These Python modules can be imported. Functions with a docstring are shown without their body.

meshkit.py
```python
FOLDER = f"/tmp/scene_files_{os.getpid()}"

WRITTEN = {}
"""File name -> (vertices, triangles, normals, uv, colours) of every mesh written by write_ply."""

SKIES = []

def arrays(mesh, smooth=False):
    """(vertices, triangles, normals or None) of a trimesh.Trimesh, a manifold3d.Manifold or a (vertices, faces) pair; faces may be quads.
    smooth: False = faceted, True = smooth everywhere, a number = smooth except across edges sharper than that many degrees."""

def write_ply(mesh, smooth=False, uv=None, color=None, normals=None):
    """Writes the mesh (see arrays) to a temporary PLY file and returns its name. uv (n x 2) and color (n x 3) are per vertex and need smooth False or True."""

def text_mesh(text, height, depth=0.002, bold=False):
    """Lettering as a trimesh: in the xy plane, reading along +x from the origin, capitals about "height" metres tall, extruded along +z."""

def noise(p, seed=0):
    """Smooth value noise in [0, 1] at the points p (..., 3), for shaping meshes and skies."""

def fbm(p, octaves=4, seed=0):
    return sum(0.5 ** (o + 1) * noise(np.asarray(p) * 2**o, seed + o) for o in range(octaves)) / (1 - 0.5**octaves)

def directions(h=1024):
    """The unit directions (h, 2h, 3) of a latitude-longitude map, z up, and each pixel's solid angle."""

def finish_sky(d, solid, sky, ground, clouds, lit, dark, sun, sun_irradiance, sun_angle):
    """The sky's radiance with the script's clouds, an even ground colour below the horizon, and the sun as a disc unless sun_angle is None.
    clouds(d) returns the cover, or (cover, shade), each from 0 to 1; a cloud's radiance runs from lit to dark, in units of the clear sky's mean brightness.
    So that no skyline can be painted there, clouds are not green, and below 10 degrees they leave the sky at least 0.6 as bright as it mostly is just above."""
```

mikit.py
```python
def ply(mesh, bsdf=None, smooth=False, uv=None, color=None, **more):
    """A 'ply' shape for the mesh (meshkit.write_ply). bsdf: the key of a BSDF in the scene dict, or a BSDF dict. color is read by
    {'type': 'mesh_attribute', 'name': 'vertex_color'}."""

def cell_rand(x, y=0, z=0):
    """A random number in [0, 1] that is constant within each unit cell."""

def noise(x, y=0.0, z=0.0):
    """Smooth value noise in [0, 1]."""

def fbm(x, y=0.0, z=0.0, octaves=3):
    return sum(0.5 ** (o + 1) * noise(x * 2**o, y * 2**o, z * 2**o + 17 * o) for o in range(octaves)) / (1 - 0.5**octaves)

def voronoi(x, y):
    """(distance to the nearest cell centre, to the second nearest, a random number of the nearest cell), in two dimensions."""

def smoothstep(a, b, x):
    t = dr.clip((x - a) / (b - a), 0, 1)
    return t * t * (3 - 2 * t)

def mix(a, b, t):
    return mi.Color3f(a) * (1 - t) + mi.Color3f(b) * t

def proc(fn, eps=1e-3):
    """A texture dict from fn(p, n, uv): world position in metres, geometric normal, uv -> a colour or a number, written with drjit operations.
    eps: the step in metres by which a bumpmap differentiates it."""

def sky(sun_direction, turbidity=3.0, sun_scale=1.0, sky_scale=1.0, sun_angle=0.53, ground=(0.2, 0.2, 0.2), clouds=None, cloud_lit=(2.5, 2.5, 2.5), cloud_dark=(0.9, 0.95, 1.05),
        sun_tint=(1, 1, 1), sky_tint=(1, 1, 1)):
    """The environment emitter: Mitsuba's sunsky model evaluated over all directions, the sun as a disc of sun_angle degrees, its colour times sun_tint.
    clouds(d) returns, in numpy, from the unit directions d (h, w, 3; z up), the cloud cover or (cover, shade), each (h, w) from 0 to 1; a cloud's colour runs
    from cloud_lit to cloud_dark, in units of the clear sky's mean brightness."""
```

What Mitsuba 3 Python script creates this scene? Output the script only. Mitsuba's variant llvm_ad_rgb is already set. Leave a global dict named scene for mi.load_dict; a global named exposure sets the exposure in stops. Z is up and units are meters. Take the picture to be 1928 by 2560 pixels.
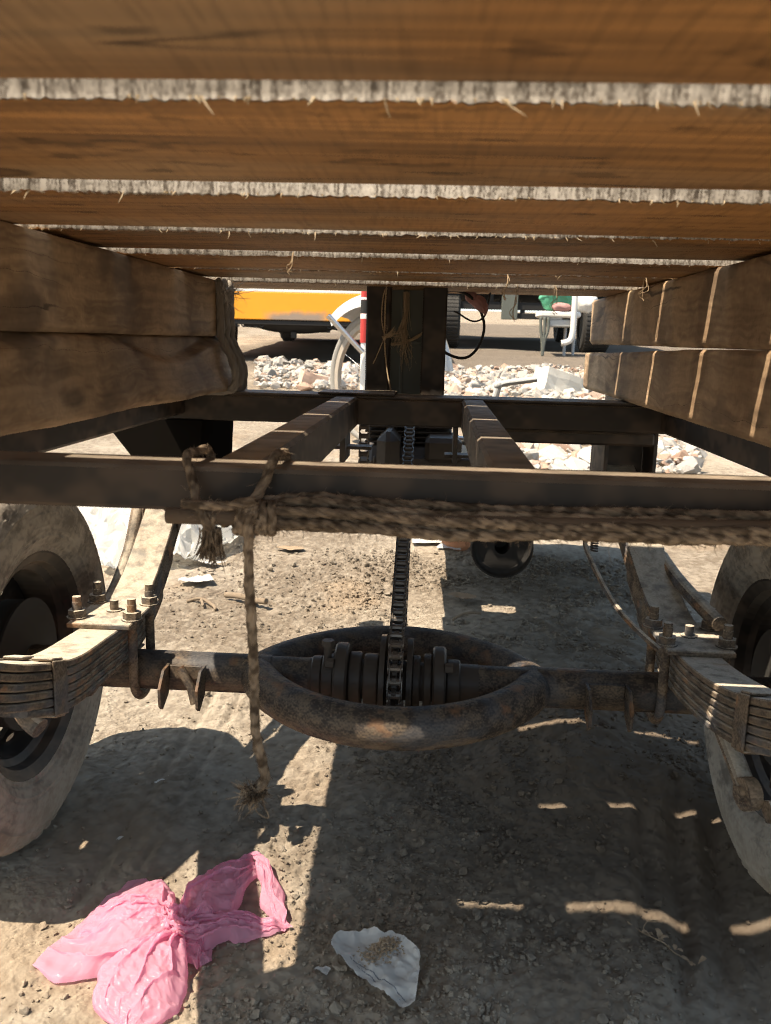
import math, random
import numpy as np, trimesh, manifold3d as m3
import drjit as dr
import mitsuba as mi
import mikit, meshkit
from scipy.interpolate import PchipInterpolator, CubicSpline
from mikit import noise, fbm, smoothstep, mix
from shapely.geometry import Polygon, Point
from shapely import affinity

rng = np.random.default_rng(7)
scene, labels = {}, {}
T = mi.ScalarTransform4f

# ------------------------------------------------------------------ camera, sky, exposure
YAW, PITCH, ROLL = math.radians(3.078), math.radians(11.063), math.radians(1.483)
EYE = np.array([0.0, 0.0, 0.806])
_f = np.array([-math.sin(YAW) * math.cos(PITCH), math.cos(YAW) * math.cos(PITCH), -math.sin(PITCH)])
_r = np.array([math.cos(YAW), math.sin(YAW), 0.0])
_u = math.cos(ROLL) * np.cross(_r, _f) - math.sin(ROLL) * _r
scene['camera'] = {'type': 'thinlens', 'fov': 47.44, 'fov_axis': 'x', 'aperture_radius': 0.0011, 'focus_distance': 1.45,
                   'near_clip': 0.02, 'far_clip': 400.0,
                   'to_world': T().look_at(origin=EYE.tolist(), target=(EYE + _f).tolist(), up=_u.tolist())}
SUN = (-0.512, -0.29, 1.0)
scene['sky_light'] = mikit.sky(SUN, turbidity=4, sun_tint=(0.98, 1.0, 1.02), sky_tint=(1.15, 1.0, 0.80), ground=(0.3, 0.26, 0.2))
exposure = 2.92

# ------------------------------------------------------------------ materials
def col(*c): return {'type': 'rgb', 'value': list(c)}
def two(b): return {'type': 'twosided', 'b': b}
def rough(tex, r=0.7, spec=0.3, **k): return {'type': 'principled', 'base_color': tex, 'roughness': r, 'specular': spec, **k}
def bump(b, fn, scale, eps=1e-3): return {'type': 'bumpmap', 'arbitrary': mikit.proc(fn, eps), 'scale': scale, 'b': b}

def wood_color(p, n, uv):
    k = dr.floor((p.y - 0.39) / 0.2505)
    q = p.x + 7.3 * k
    warp = fbm(q * 1.6, p.y * 5.0, 3.0, 2)
    grain = fbm(q * 6.0, p.y * 150 + warp * 9, p.z * 120, 3)
    broad = fbm(q * 2.4 + 4.0, p.y * 11.0, 0.0, 4)
    lean = q + p.y * 0.22 * (noise(q * 1.1, 3.0, 0.5) - 0.35)
    saw = noise(lean * 420, p.y * 40.0, 1.0)
    kerf = noise(lean * 800, p.y * 30.0, p.z * 30)
    c = mix((0.150, 0.078, 0.030), (0.44, 0.225, 0.078), smoothstep(0.2, 0.8, 0.5 * broad + 0.5 * grain))
    c = mix(c, mi.Color3f(0.33, 0.235, 0.14), 0.6 * smoothstep(0.45, 0.75, fbm(q * 3.1, p.y * 8.0, 9.0, 3)))
    c = c * (0.86 + 0.26 * mikit.cell_rand(k, 3, 5)) * 0.94 * (1 - 0.16 * smoothstep(0.55, 0.9, saw)) * (0.93 + 0.12 * kerf)
    spot = smoothstep(0.68, 0.80, fbm(q * 22, p.y * 60, 21.0, 3))
    c = c * (1 - 0.45 * spot)
    crack = smoothstep(0.012, 0.003, dr.abs(fbm(q * 2.0, p.y * 34 + warp * 2, 31.0, 2) - 0.5)) * smoothstep(0.52, 0.62, noise(q * 3.0, p.y * 9, 41.0))
    c = c * (1 - 0.75 * crack)
    kx, ky = q * 2.3, p.y * 4.2
    f1, f2, kr = mikit.voronoi(kx, ky)
    ring = 0.5 + 0.5 * dr.sin(f1 * 95 + 6 * warp)
    kn = smoothstep(0.085, 0.05, f1) * smoothstep(0.72, 0.75, kr)
    c = mix(c, mi.Color3f(0.075, 0.04, 0.018) * (0.7 + 0.9 * ring), 0.8 * kn)
    side = smoothstep(0.5, 0.8, dr.abs(n.y))
    e = 0.36 * noise(p.x * 760, p.z * 60, p.y * 3) + 0.30 * noise(p.x * 300, p.z * 70, 2.0) + 0.34 * noise(p.x * 900, p.z * 600, 5.0)
    pale = mix((0.10, 0.083, 0.066), (0.46, 0.435, 0.395), smoothstep(0.20, 0.70, e))
    return mix(c, pale, side)
def wood_height(p, n, uv):
    return 0.4 * noise(p.x * 420, p.y * 30, p.z * 25) + 0.6 * fbm(p.x * 20, p.y * 190, p.z * 190, 2)
scene['wood'] = two(bump(rough(mikit.proc(wood_color), 0.62, 0.35), wood_height, 0.0007, 6e-4))

def timber_color(p, n, uv):
    w1 = fbm(p.y * 7.0 + p.z * 5.0, p.z * 9.0 - p.y * 3.0, p.x * 3, 3) - 0.5
    w2 = fbm(p.y * 23.0 - p.z * 17.0, p.z * 31.0 + p.y * 11.0, 5.0, 2) - 0.5
    ys, zs = p.y + 0.09 * w1 + 0.02 * w2 + 0.12 * p.z, p.z + 0.030 * w1 + 0.010 * w2
    streak = fbm(ys * 11, zs * 5.0, p.x * 3, 4)
    grain = fbm(p.y * 7 + 3 * w2, zs * 170, p.x * 110, 3)
    fine = noise(p.y * 230 + p.z * 90 + 9 * w2, p.z * 230 - p.y * 40, p.x * 200)
    c = mix((0.175, 0.115, 0.068), (0.48, 0.345, 0.215), smoothstep(0.22, 0.78, 0.62 * streak + 0.38 * grain))
    c = c * (0.90 + 0.2 * fine)
    crack = smoothstep(0.010, 0.002, dr.abs(fbm(p.y * 0.8, zs * 46, dr.floor(p.x * 3), 2) - 0.5)) * smoothstep(0.5, 0.62, noise(p.y * 5.0, p.z * 12, 12.0))
    c = c * (1 - 0.7 * crack)
    for ky, kz, kr in ((1.55, 0.795, 0.016), (0.95, 0.735, 0.014), (1.72, 0.75, 0.012)):
        d = dr.sqrt(dr.square((ys - 0.12 * p.z - ky) * 0.42) + dr.square(p.z - kz)) / kr
        c = mix(c, mi.Color3f(0.06, 0.04, 0.026) * (0.8 + 0.6 * dr.sin(d * 9)), 0.55 * smoothstep(1.2, 0.3, d))
    stain = smoothstep(0.54, 0.74, fbm(ys * 8 + 3, zs * 11, 7.0, 4))
    c = mix(c, mi.Color3f(0.085, 0.06, 0.042), 0.65 * stain)
    return mix(c, mi.Color3f(0.45, 0.37, 0.25), smoothstep(0.6, 0.85, dr.abs(n.y)))
def timber_height(p, n, uv):
    return 0.3 * noise(p.y * 260 + p.z * 60, p.z * 60, p.x * 20) + 0.7 * fbm(p.y * 14, p.z * 170, p.x * 120, 2)
scene['timber'] = two(bump(rough(mikit.proc(timber_color), 0.7, 0.25), timber_height, 0.0009, 6e-4))
scene['pale_wood'] = two({'type': 'diffuse', 'reflectance': col(0.52, 0.43, 0.30)})

def steel_color(p, n, uv):
    a = fbm(p.x * 30, p.y * 30, p.z * 30, 3)
    c = mix((0.020, 0.016, 0.013), (0.060, 0.042, 0.029), smoothstep(0.4, 0.75, a))
    dust = smoothstep(0.3, 0.95, n.z) * (0.35 + 0.65 * noise(p.x * 55, p.y * 55, p.z * 20))
    return mix(c, mi.Color3f(0.36, 0.30, 0.23), 0.55 * dust)
scene['steel'] = two(rough(mikit.proc(steel_color), 0.55, 0.4))
def dusty_color(p, n, uv):
    a = fbm(p.x * 60, p.y * 60, p.z * 60, 4)
    fine = noise(p.x * 420, p.y * 420, p.z * 420)
    c = mix((0.050, 0.040, 0.033), (0.155, 0.118, 0.082), smoothstep(0.3, 0.7, 0.7 * a + 0.3 * fine))
    rust = smoothstep(0.60, 0.74, fbm(p.x * 34 + 5, p.y * 34, p.z * 34, 4))
    c = mix(c, mi.Color3f(0.26, 0.135, 0.065), 0.65 * rust)
    blue = smoothstep(0.52, 0.70, fbm(p.x * 21 + 2, p.y * 21, p.z * 21 + 9, 3))
    c = mix(c, mi.Color3f(0.075, 0.085, 0.10), 0.6 * blue)
    low = smoothstep(0.1, -0.7, n.z) * smoothstep(0.42, 0.6, fbm(p.x * 28, p.y * 28, p.z * 28 + 4, 3))
    c = mix(c, mi.Color3f(0.27, 0.195, 0.125), 0.6 * low)
    dust = smoothstep(0.55, 0.93, n.z) * (0.45 + 0.55 * smoothstep(0.25, 0.6, a))
    return mix(c, mi.Color3f(0.43, 0.385, 0.31), 0.85 * dust) * (0.85 + 0.3 * fine)
def dusty_height(p, n, uv):
    return fbm(p.x * 120, p.y * 120, p.z * 120, 3)
scene['dusty_steel'] = two(bump(rough(mikit.proc(dusty_color), 0.75, 0.2), dusty_height, 0.0005, 6e-4))
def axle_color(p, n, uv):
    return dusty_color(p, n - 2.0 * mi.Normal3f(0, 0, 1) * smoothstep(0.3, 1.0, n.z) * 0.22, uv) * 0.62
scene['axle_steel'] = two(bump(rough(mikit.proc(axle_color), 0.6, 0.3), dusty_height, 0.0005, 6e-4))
def rubber_color(p, n, uv):
    a = 0.6 * fbm(p.x * 24, p.y * 24, p.z * 24, 3) + 0.4 * fbm(p.x * 130, p.y * 130, p.z * 130, 3)
    c = mix((0.12, 0.105, 0.088), (0.27, 0.24, 0.20), smoothstep(0.3, 0.65, a))
    return mix(c, mi.Color3f(0.33, 0.27, 0.20), 0.7 * smoothstep(0.12, 0.0, p.z + 0.05 * (a - 0.5)))
scene['rubber'] = two(bump(rough(mikit.proc(rubber_color), 0.8, 0.2), dusty_height, 0.0006, 8e-4))
def rope_color(p, n, uv):
    a = fbm(p.x * 160, p.y * 160, p.z * 160, 2)
    b = noise(p.x * 40, p.y * 40, p.z * 40)
    c = mix((0.075, 0.056, 0.040), (0.25, 0.195, 0.140), smoothstep(0.25, 0.75, a))
    return c * (0.65 + 0.6 * b)
scene['rope'] = two(rough(mikit.proc(rope_color), 0.95, 0.05))
def soil_color(p, n, uv):
    a = fbm(p.x * 2.2, p.y * 2.2, 0.0, 4)
    b = fbm(p.x * 60, p.y * 60, 5.0, 4)
    c = mix((0.125, 0.101, 0.076), (0.285, 0.250, 0.202), smoothstep(0.2, 0.8, 0.5 * a + 0.5 * b))
    warm = smoothstep(0.55, 0.8, fbm(p.x * 4 + 3, p.y * 4, 8.0, 3))
    c = mix(c, mi.Color3f(0.22, 0.165, 0.112), 0.5 * warm)
    mound_tone = smoothstep(0.55, 0.15, dr.sqrt(dr.square((p.x - 0.33) * 0.8) + dr.square((p.y - 1.55) * 0.6)) + 0.3 * (a - 0.5))  # soil colour darker around the mound on the right
    c = mix(c, mi.Color3f(0.088, 0.068, 0.050), 0.75 * mound_tone)
    dark = smoothstep(11.0, 12.6, p.y + 2.0 * (a - 0.5)) * smoothstep(33.0, 26.0, p.y - 20.0 * smoothstep(-1.0, 1.0, p.x)) * smoothstep(-4.5, -3.0, p.x)  # dark soil far ahead, with the truck shade painted into it
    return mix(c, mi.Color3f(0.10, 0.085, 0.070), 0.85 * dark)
def soil_height(p, n, uv):
    return fbm(p.x * 110, p.y * 110, 1.0, 4)
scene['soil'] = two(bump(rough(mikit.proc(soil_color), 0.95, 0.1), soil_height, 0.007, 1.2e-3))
scene['painted_bits'] = two({'type': 'diffuse', 'reflectance': {'type': 'mesh_attribute', 'name': 'vertex_color'}})
def orange_color(p, n, uv):
    c = mix((0.74, 0.30, 0.016), (0.82, 0.345, 0.022), noise(p.x * 2, p.z * 3, 0.0))
    w = smoothstep(1.17, 1.06, p.z - 0.10 * fbm(p.x * 9, p.z * 2, 1.0, 3)) * smoothstep(0.55, 0.3, dr.abs(p.x + 2.07))
    return mix(c, mi.Color3f(0.23, 0.21, 0.19), 0.9 * w)
scene['orange_paint'] = two(rough(mikit.proc(orange_color), 0.45, 0.4))
def plain(key, c, r=0.6, spec=0.3, **k): scene[key] = two(rough(col(*c), r, spec, **k))
plain('white_paint', (0.72, 0.70, 0.66)); plain('grey_paint', (0.40, 0.41, 0.41), 0.5)
plain('black_paint', (0.02, 0.019, 0.018)); plain('red_paint', (0.42, 0.045, 0.04), 0.4)
plain('green_steel', (0.12, 0.13, 0.115), 0.5); plain('chrome', (0.6, 0.6, 0.6), 0.25, 0.5, metallic=0.9)
plain('chain_steel', (0.12, 0.105, 0.09), 0.38, 0.5, metallic=0.55); plain('greasy_steel', (0.05, 0.04, 0.032), 0.5)
plain('black_rubber', (0.03, 0.029, 0.027), 0.7); plain('brick', (0.42, 0.20, 0.11), 0.9)
plain('paper', (0.46, 0.44, 0.405), 0.8); plain('straw', (0.40, 0.30, 0.19), 0.9); plain('dry_leaf', (0.24, 0.175, 0.115), 0.8)
plain('dirt', (0.30, 0.22, 0.145), 0.95); plain('ink', (0.16, 0.17, 0.18)); plain('worn_rubber', (0.25, 0.24, 0.22), 0.8); plain('dull_metal', (0.34, 0.30, 0.25), 0.5); plain('grey_rope', (0.26, 0.235, 0.20), 0.95, 0.05); plain('twig_wood', (0.20, 0.155, 0.11), 0.9); plain('shade_black', (0.007, 0.006, 0.005), 1.0, 0.0); plain('dark_wood', (0.10, 0.072, 0.05), 0.8); plain('pink_cloth', (0.36, 0.20, 0.19), 0.9)
plain('green_net', (0.08, 0.30, 0.19), 0.7)
scene['pink_film'] = {'type': 'principledthin', 'base_color': col(0.85, 0.46, 0.60), 'roughness': 0.2, 'spec_trans': 0.12, 'diff_trans': 1.15, 'eta': 1.45}
scene['clear_film'] = {'type': 'principledthin', 'base_color': col(0.80, 0.80, 0.77), 'roughness': 0.25, 'spec_trans': 0.25, 'diff_trans': 1.0, 'eta': 1.45}

# ------------------------------------------------------------------ helpers
def numbered(key):
    if key not in scene and key not in labels and not any(k.startswith(key + '__') for k in scene): return key
    i = 1
    while True:
        k = f'{key}_{i:03d}'
        if k not in scene and k not in labels and not any(q.startswith(k + '__') for q in scene): return k
        i += 1
def add(key, mesh, bsdf, smooth=30, parent=None, **kw):
    key = numbered((parent + '__' if parent else '') + key)
    scene[key] = mikit.ply(mesh, bsdf, smooth, **kw)
    return key
def reuse(key, src, m=None, parent=None):
    key = numbered((parent + '__' if parent else '') + key)
    d = dict(scene[src])
    if m is not None: d['to_world'] = m
    scene[key] = d
    return key
def tag(key, label, cat=None, group=None, kind=None):
    d = {'label': label}
    if cat: d['category'] = cat
    if group: d['group'] = group
    if kind: d['kind'] = kind
    labels[key] = d
    return key
def cat(*ms): return trimesh.util.concatenate([m for m in ms])
def man(m): 
    q = m.to_mesh(); return trimesh.Trimesh(q.vert_properties[:, :3], q.tri_verts, process=False)
def box(x0, x1, y0, y1, z0, z1, b=0.003):
    a, c = np.array([x0, y0, z0]), np.array([x1, y1, z1])
    b = min(b, *(0.45 * (c - a)))
    pts = []
    for s in np.ndindex(2, 2, 2):
        corner = np.where(np.array(s) == 1, c, a); inw = np.where(np.array(s) == 1, -1, 1) * b
        for k in range(3):
            p = corner + inw; p[k] = corner[k]; pts.append(p)
    return trimesh.convex.convex_hull(np.array(pts))
def frames(P):
    P = np.asarray(P, float); t = np.gradient(P, axis=0); t /= np.linalg.norm(t, axis=1, keepdims=True) + 1e-12
    a = np.cross(t[0], [0, 0, 1.0]);
    if np.linalg.norm(a) < 0.2: a = np.cross(t[0], [1.0, 0, 0])
    A = [a / np.linalg.norm(a)]
    for i in range(1, len(P)):
        a = A[-1] - t[i] * (A[-1] @ t[i]); A.append(a / (np.linalg.norm(a) + 1e-12))
    A = np.array(A); return t, A, np.cross(t, A)
def resample(P, step, smooth=True):
    P = np.asarray(P, float)
    if smooth and len(P) > 2:
        s = np.r_[0, np.cumsum(np.linalg.norm(np.diff(P, axis=0), axis=1))]
        u = np.linspace(0, s[-1], max(8, int(s[-1] / step * 2)))
        P = CubicSpline(s, P)(u) if smooth == 'cubic' else PchipInterpolator(s, P)(u)
    s = np.r_[0, np.cumsum(np.linalg.norm(np.diff(P, axis=0), axis=1))]
    u = np.linspace(0, s[-1], max(2, int(s[-1] / step) + 1))
    return np.stack([np.interp(u, s, P[:, k]) for k in range(3)], 1)
def tube(P, r, n=12, caps=True, squash=1.0):
    P = np.asarray(P, float); t, A, B = frames(P); r = np.broadcast_to(r, (len(P),))
    a = np.arange(n) * 2 * np.pi / n
    V = P[:, None] + r[:, None, None] * (np.cos(a)[None, :, None] * A[:, None] + squash * np.sin(a)[None, :, None] * B[:, None])
    i, j = np.meshgrid(np.arange(len(P) - 1), np.arange(n), indexing='ij')
    q = np.stack([i * n + j, i * n + (j + 1) % n, (i + 1) * n + (j + 1) % n, (i + 1) * n + j], -1).reshape(-1, 4)
    F = np.vstack([q[:, [0, 1, 2]], q[:, [0, 2, 3]]]); V = V.reshape(-1, 3)
    if caps:
        k = len(V); V = np.vstack([V, P[0], P[-1]]); j = np.arange(n); e = (len(P) - 1) * n
        F = np.vstack([F, np.stack([j * 0 + k, (j + 1) % n, j], 1), np.stack([j * 0 + k + 1, e + j, e + (j + 1) % n], 1)])
    m = trimesh.Trimesh(V, F, process=False); m.fix_normals() if caps else None
    return m
def rope_mesh(P, r, pitch=None, hair=0, seed=1, wob=0.0, smooth=True):
    g = np.random.default_rng(seed)
    P = resample(P, r * 0.55, smooth)
    if wob: P = P + wob * (np.stack([meshkit.noise(np.c_[np.arange(len(P)) * 0.05, np.full(len(P), k), np.full(len(P), seed)]) for k in range(3)], 1) - 0.5) * 2
    t, A, B = frames(P); s = np.arange(len(P)) * r * 0.55; pitch = pitch or r * 11
    ms = []
    for k in range(3):
        ph = s / pitch * 2 * np.pi + k * 2.094
        Q = P + 0.42 * r * (np.cos(ph)[:, None] * A + np.sin(ph)[:, None] * B)
        ms.append(tube(Q, 0.60 * r * (0.85 + 0.35 * meshkit.noise(np.c_[s * 90, s * 0, s * 0 + k])), 7))
    for _ in range(hair):
        i = g.integers(0, len(P)); a = g.uniform(0, 6.283); d = np.cos(a) * A[i] + np.sin(a) * B[i]
        q0 = P[i] + d * r * 0.8; L = g.uniform(0.6, 2.2) * r; w = g.normal(0, 0.5, 3)
        q1 = q0 + (d * 0.5 + t[i] * g.choice([-1, 1]) * 0.8 + w * 0.5) * L * 0.6; q2 = q1 + (d * 0.3 + t[i] * 0.5 + w) * L * 0.5 - [0, 0, 0.2 * L]
        ms.append(tube([q0, q1, q2], [0.00028, 0.00022, 0.0001], 3, False))
    return cat(*ms)
def lathe(prof, n=64, axis='x', closed=False):
    """prof: (along, radius) pairs; about the axis through the origin"""
    prof = np.asarray(prof, float); a = np.arange(n) * 2 * np.pi / n
    V = np.stack([np.broadcast_to(prof[:, :1], (len(prof), n)), prof[:, 1:] * np.cos(a), prof[:, 1:] * np.sin(a)], -1)
    i, j = np.meshgrid(np.arange(len(prof) - 1), np.arange(n), indexing='ij')
    q = np.stack([i * n + j, (i + 1) * n + j, (i + 1) * n + (j + 1) % n, i * n + (j + 1) % n], -1).reshape(-1, 4)
    V = V.reshape(-1, 3)
    if axis == 'y': V = V[:, [1, 0, 2]] * [-1, 1, 1]
    if axis == 'z': V = V[:, [1, 2, 0]]
    m = trimesh.Trimesh(V, np.vstack([q[:, [0, 1, 2]], q[:, [0, 2, 3]]]), process=False)
    return m
def move(m, x, y, z): m = m.copy(); m.apply_translation([x, y, z]); return m
def rotm(m, ang, ax, at=(0, 0, 0)):
    m = m.copy(); m.apply_transform(trimesh.transformations.rotation_matrix(ang, ax, at)); return m
def chunk(g, size, n=14, flat=0.75):
    d = g.normal(size=(n, 3)); d /= np.linalg.norm(d, axis=1, keepdims=True)
    p = d * g.uniform(0.7, 1.0, (n, 1)) * np.array([1, g.uniform(0.6, 1), g.uniform(0.5, flat)]) * size
    m = trimesh.convex.convex_hull(p)
    return rotm(rotm(m, g.uniform(0, 6.28), [0, 0, 1]), g.normal(0, 0.35), [1, 0.3, 0])
def painted(m, c): return m, np.broadcast_to(np.asarray(c, float), (len(m.vertices), 3))
def flat_arrays(m):
    v = np.asarray(m.vertices)[np.asarray(m.faces)].reshape(-1, 3); return trimesh.Trimesh(v, np.arange(len(v)).reshape(-1, 3), process=False)
TRI = 'cargo_tricycle'

# ------------------------------------------------------------------ ground (one sheet out to the horizon)
def fb(x, y, s, o=3, seed=0): return meshkit.fbm(np.stack([x * s, y * s, np.zeros_like(x)], -1), o, seed)
def ss(a, b, x): t = np.clip((x - a) / (b - a), 0, 1); return t * t * (3 - 2 * t)
def ground_z(x, y):
    x, y = np.asarray(x, float), np.asarray(y, float)
    z = 0.038 * (y - 1.283)
    near = ss(6.0, 3.0, np.hypot(x, y - 1.5))
    z = z + near * (0.020 * (fb(x, y, 3.0, 3, 1) - 0.5) + 0.012 * (fb(x, y, 14.0, 3, 2) - 0.5))
    rough_ = ss(0.35, 0.65, fb(x, y, 4.0, 2, 5))
    z = z + near * (0.25 + rough_) * 0.008 * (fb(x, y, 55.0, 3, 3) - 0.5) + near * (0.3 + rough_) * 0.0045 * (fb(x, y, 140.0, 2, 4) - 0.5)
    z = z + 0.075 * np.exp(-((x - 0.33) / 0.20) ** 2 - ((y - 1.60) / 0.25) ** 2) * (0.75 + 0.5 * fb(x, y, 14, 4, 8))
    z = z - 0.030 * ss(0.28, 0.42, x) * ss(0.54, 0.47, x) * ss(0.8, 0.95, y) * ss(1.45, 1.25, y)
    z = z + 0.018 * np.exp(-((x - 0.31) / 0.05) ** 2 - ((y - 1.22) / 0.05) ** 2)
    # ruts of wheels along the right and tread marks in front of the right spring
    for (xa, ya), (xb, yb), w, d in (((0.46, 1.50), (0.352, 1.02), 0.012, 0.010), ((0.375, 1.40), (0.323, 1.12), 0.010, 0.008), ((0.50, 1.42), (0.419, 1.06), 0.014, 0.010),
                                     ((0.23, 2.46), (0.55, 2.05), 0.012, 0.008), ((0.30, 2.50), (0.60, 2.14), 0.010, 0.008), ((0.38, 2.50), (0.66, 2.22), 0.014, 0.009),
                                     ((-0.46, 2.1), (-0.50, 1.1), 0.010, 0.006), ((-0.40, 2.1), (-0.43, 1.2), 0.008, 0.005)):
        L = np.hypot(xb - xa, yb - ya); ux, uy = (xb - xa) / L, (yb - ya) / L
        s = (x - xa) * ux + (y - ya) * uy; o = (x - xa) * uy - (y - ya) * ux
        m = ss(-0.03, 0.03, s) * ss(L + 0.03, L - 0.03, s)
        d = d * (0.3 + 0.7 * fb(x, y, 9, 2, 17)); o = o + 0.014 * (fb(x, y, 7, 2, 18) - 0.5); z = z - m * d * np.exp(-(o / w) ** 2) + m * 0.6 * d * np.exp(-((np.abs(o) - 2 * w) / w) ** 2) * (0.5 + fb(x, y, 40, 2, 9))
        z = z + m * 0.0014 * np.sin(s * 260 + 5 * fb(x, y, 20, 2, 15)) * fb(x, y, 12, 2, 16) * np.exp(-((o - 3.2 * w) / (1.6 * w)) ** 2)
    far = ss(3.0, 7.0, y) 
    z = z + far * 0.12 * (fb(x, y, 0.35, 3, 12) - 0.5) + ss(2.6, 4, y) * ss(30, 12, y) * 0.05 * (fb(x, y, 2.5, 3, 14) - 0.5)
    z = z - 0.02 * np.exp(-((x + 0.67) / 0.09) ** 2 - ((y - 1.283) / 0.09) ** 2) * 0.3
    return z
def lines(a, b, step, grow, lim0, lim1):
    c = list(np.arange(a, b, step)); d = step
    while c[-1] < lim1: d *= grow; c.append(c[-1] + d)
    d = step
    while c[0] > lim0: d *= grow; c.insert(0, c[0] - d)
    return np.array(c)
gx = lines(-0.72, 0.66, 0.0040, 1.035, -140, 140); gy = lines(0.84, 2.0, 0.0040, 1.016, -140, 240)
X, Y = np.meshgrid(gx, gy, indexing='ij'); Z = ground_z(X, Y)
i, j = np.meshgrid(np.arange(len(gx) - 1), np.arange(len(gy) - 1), indexing='ij'); n = len(gy)
q = np.stack([i * n + j, (i + 1) * n + j, (i + 1) * n + j + 1, i * n + j + 1], -1).reshape(-1, 4)
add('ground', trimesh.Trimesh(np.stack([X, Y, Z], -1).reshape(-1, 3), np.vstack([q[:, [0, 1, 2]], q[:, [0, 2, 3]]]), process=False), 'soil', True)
tag('ground', 'dusty bare soil ground with clods, ruts and tyre tracks', kind='structure')

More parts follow.
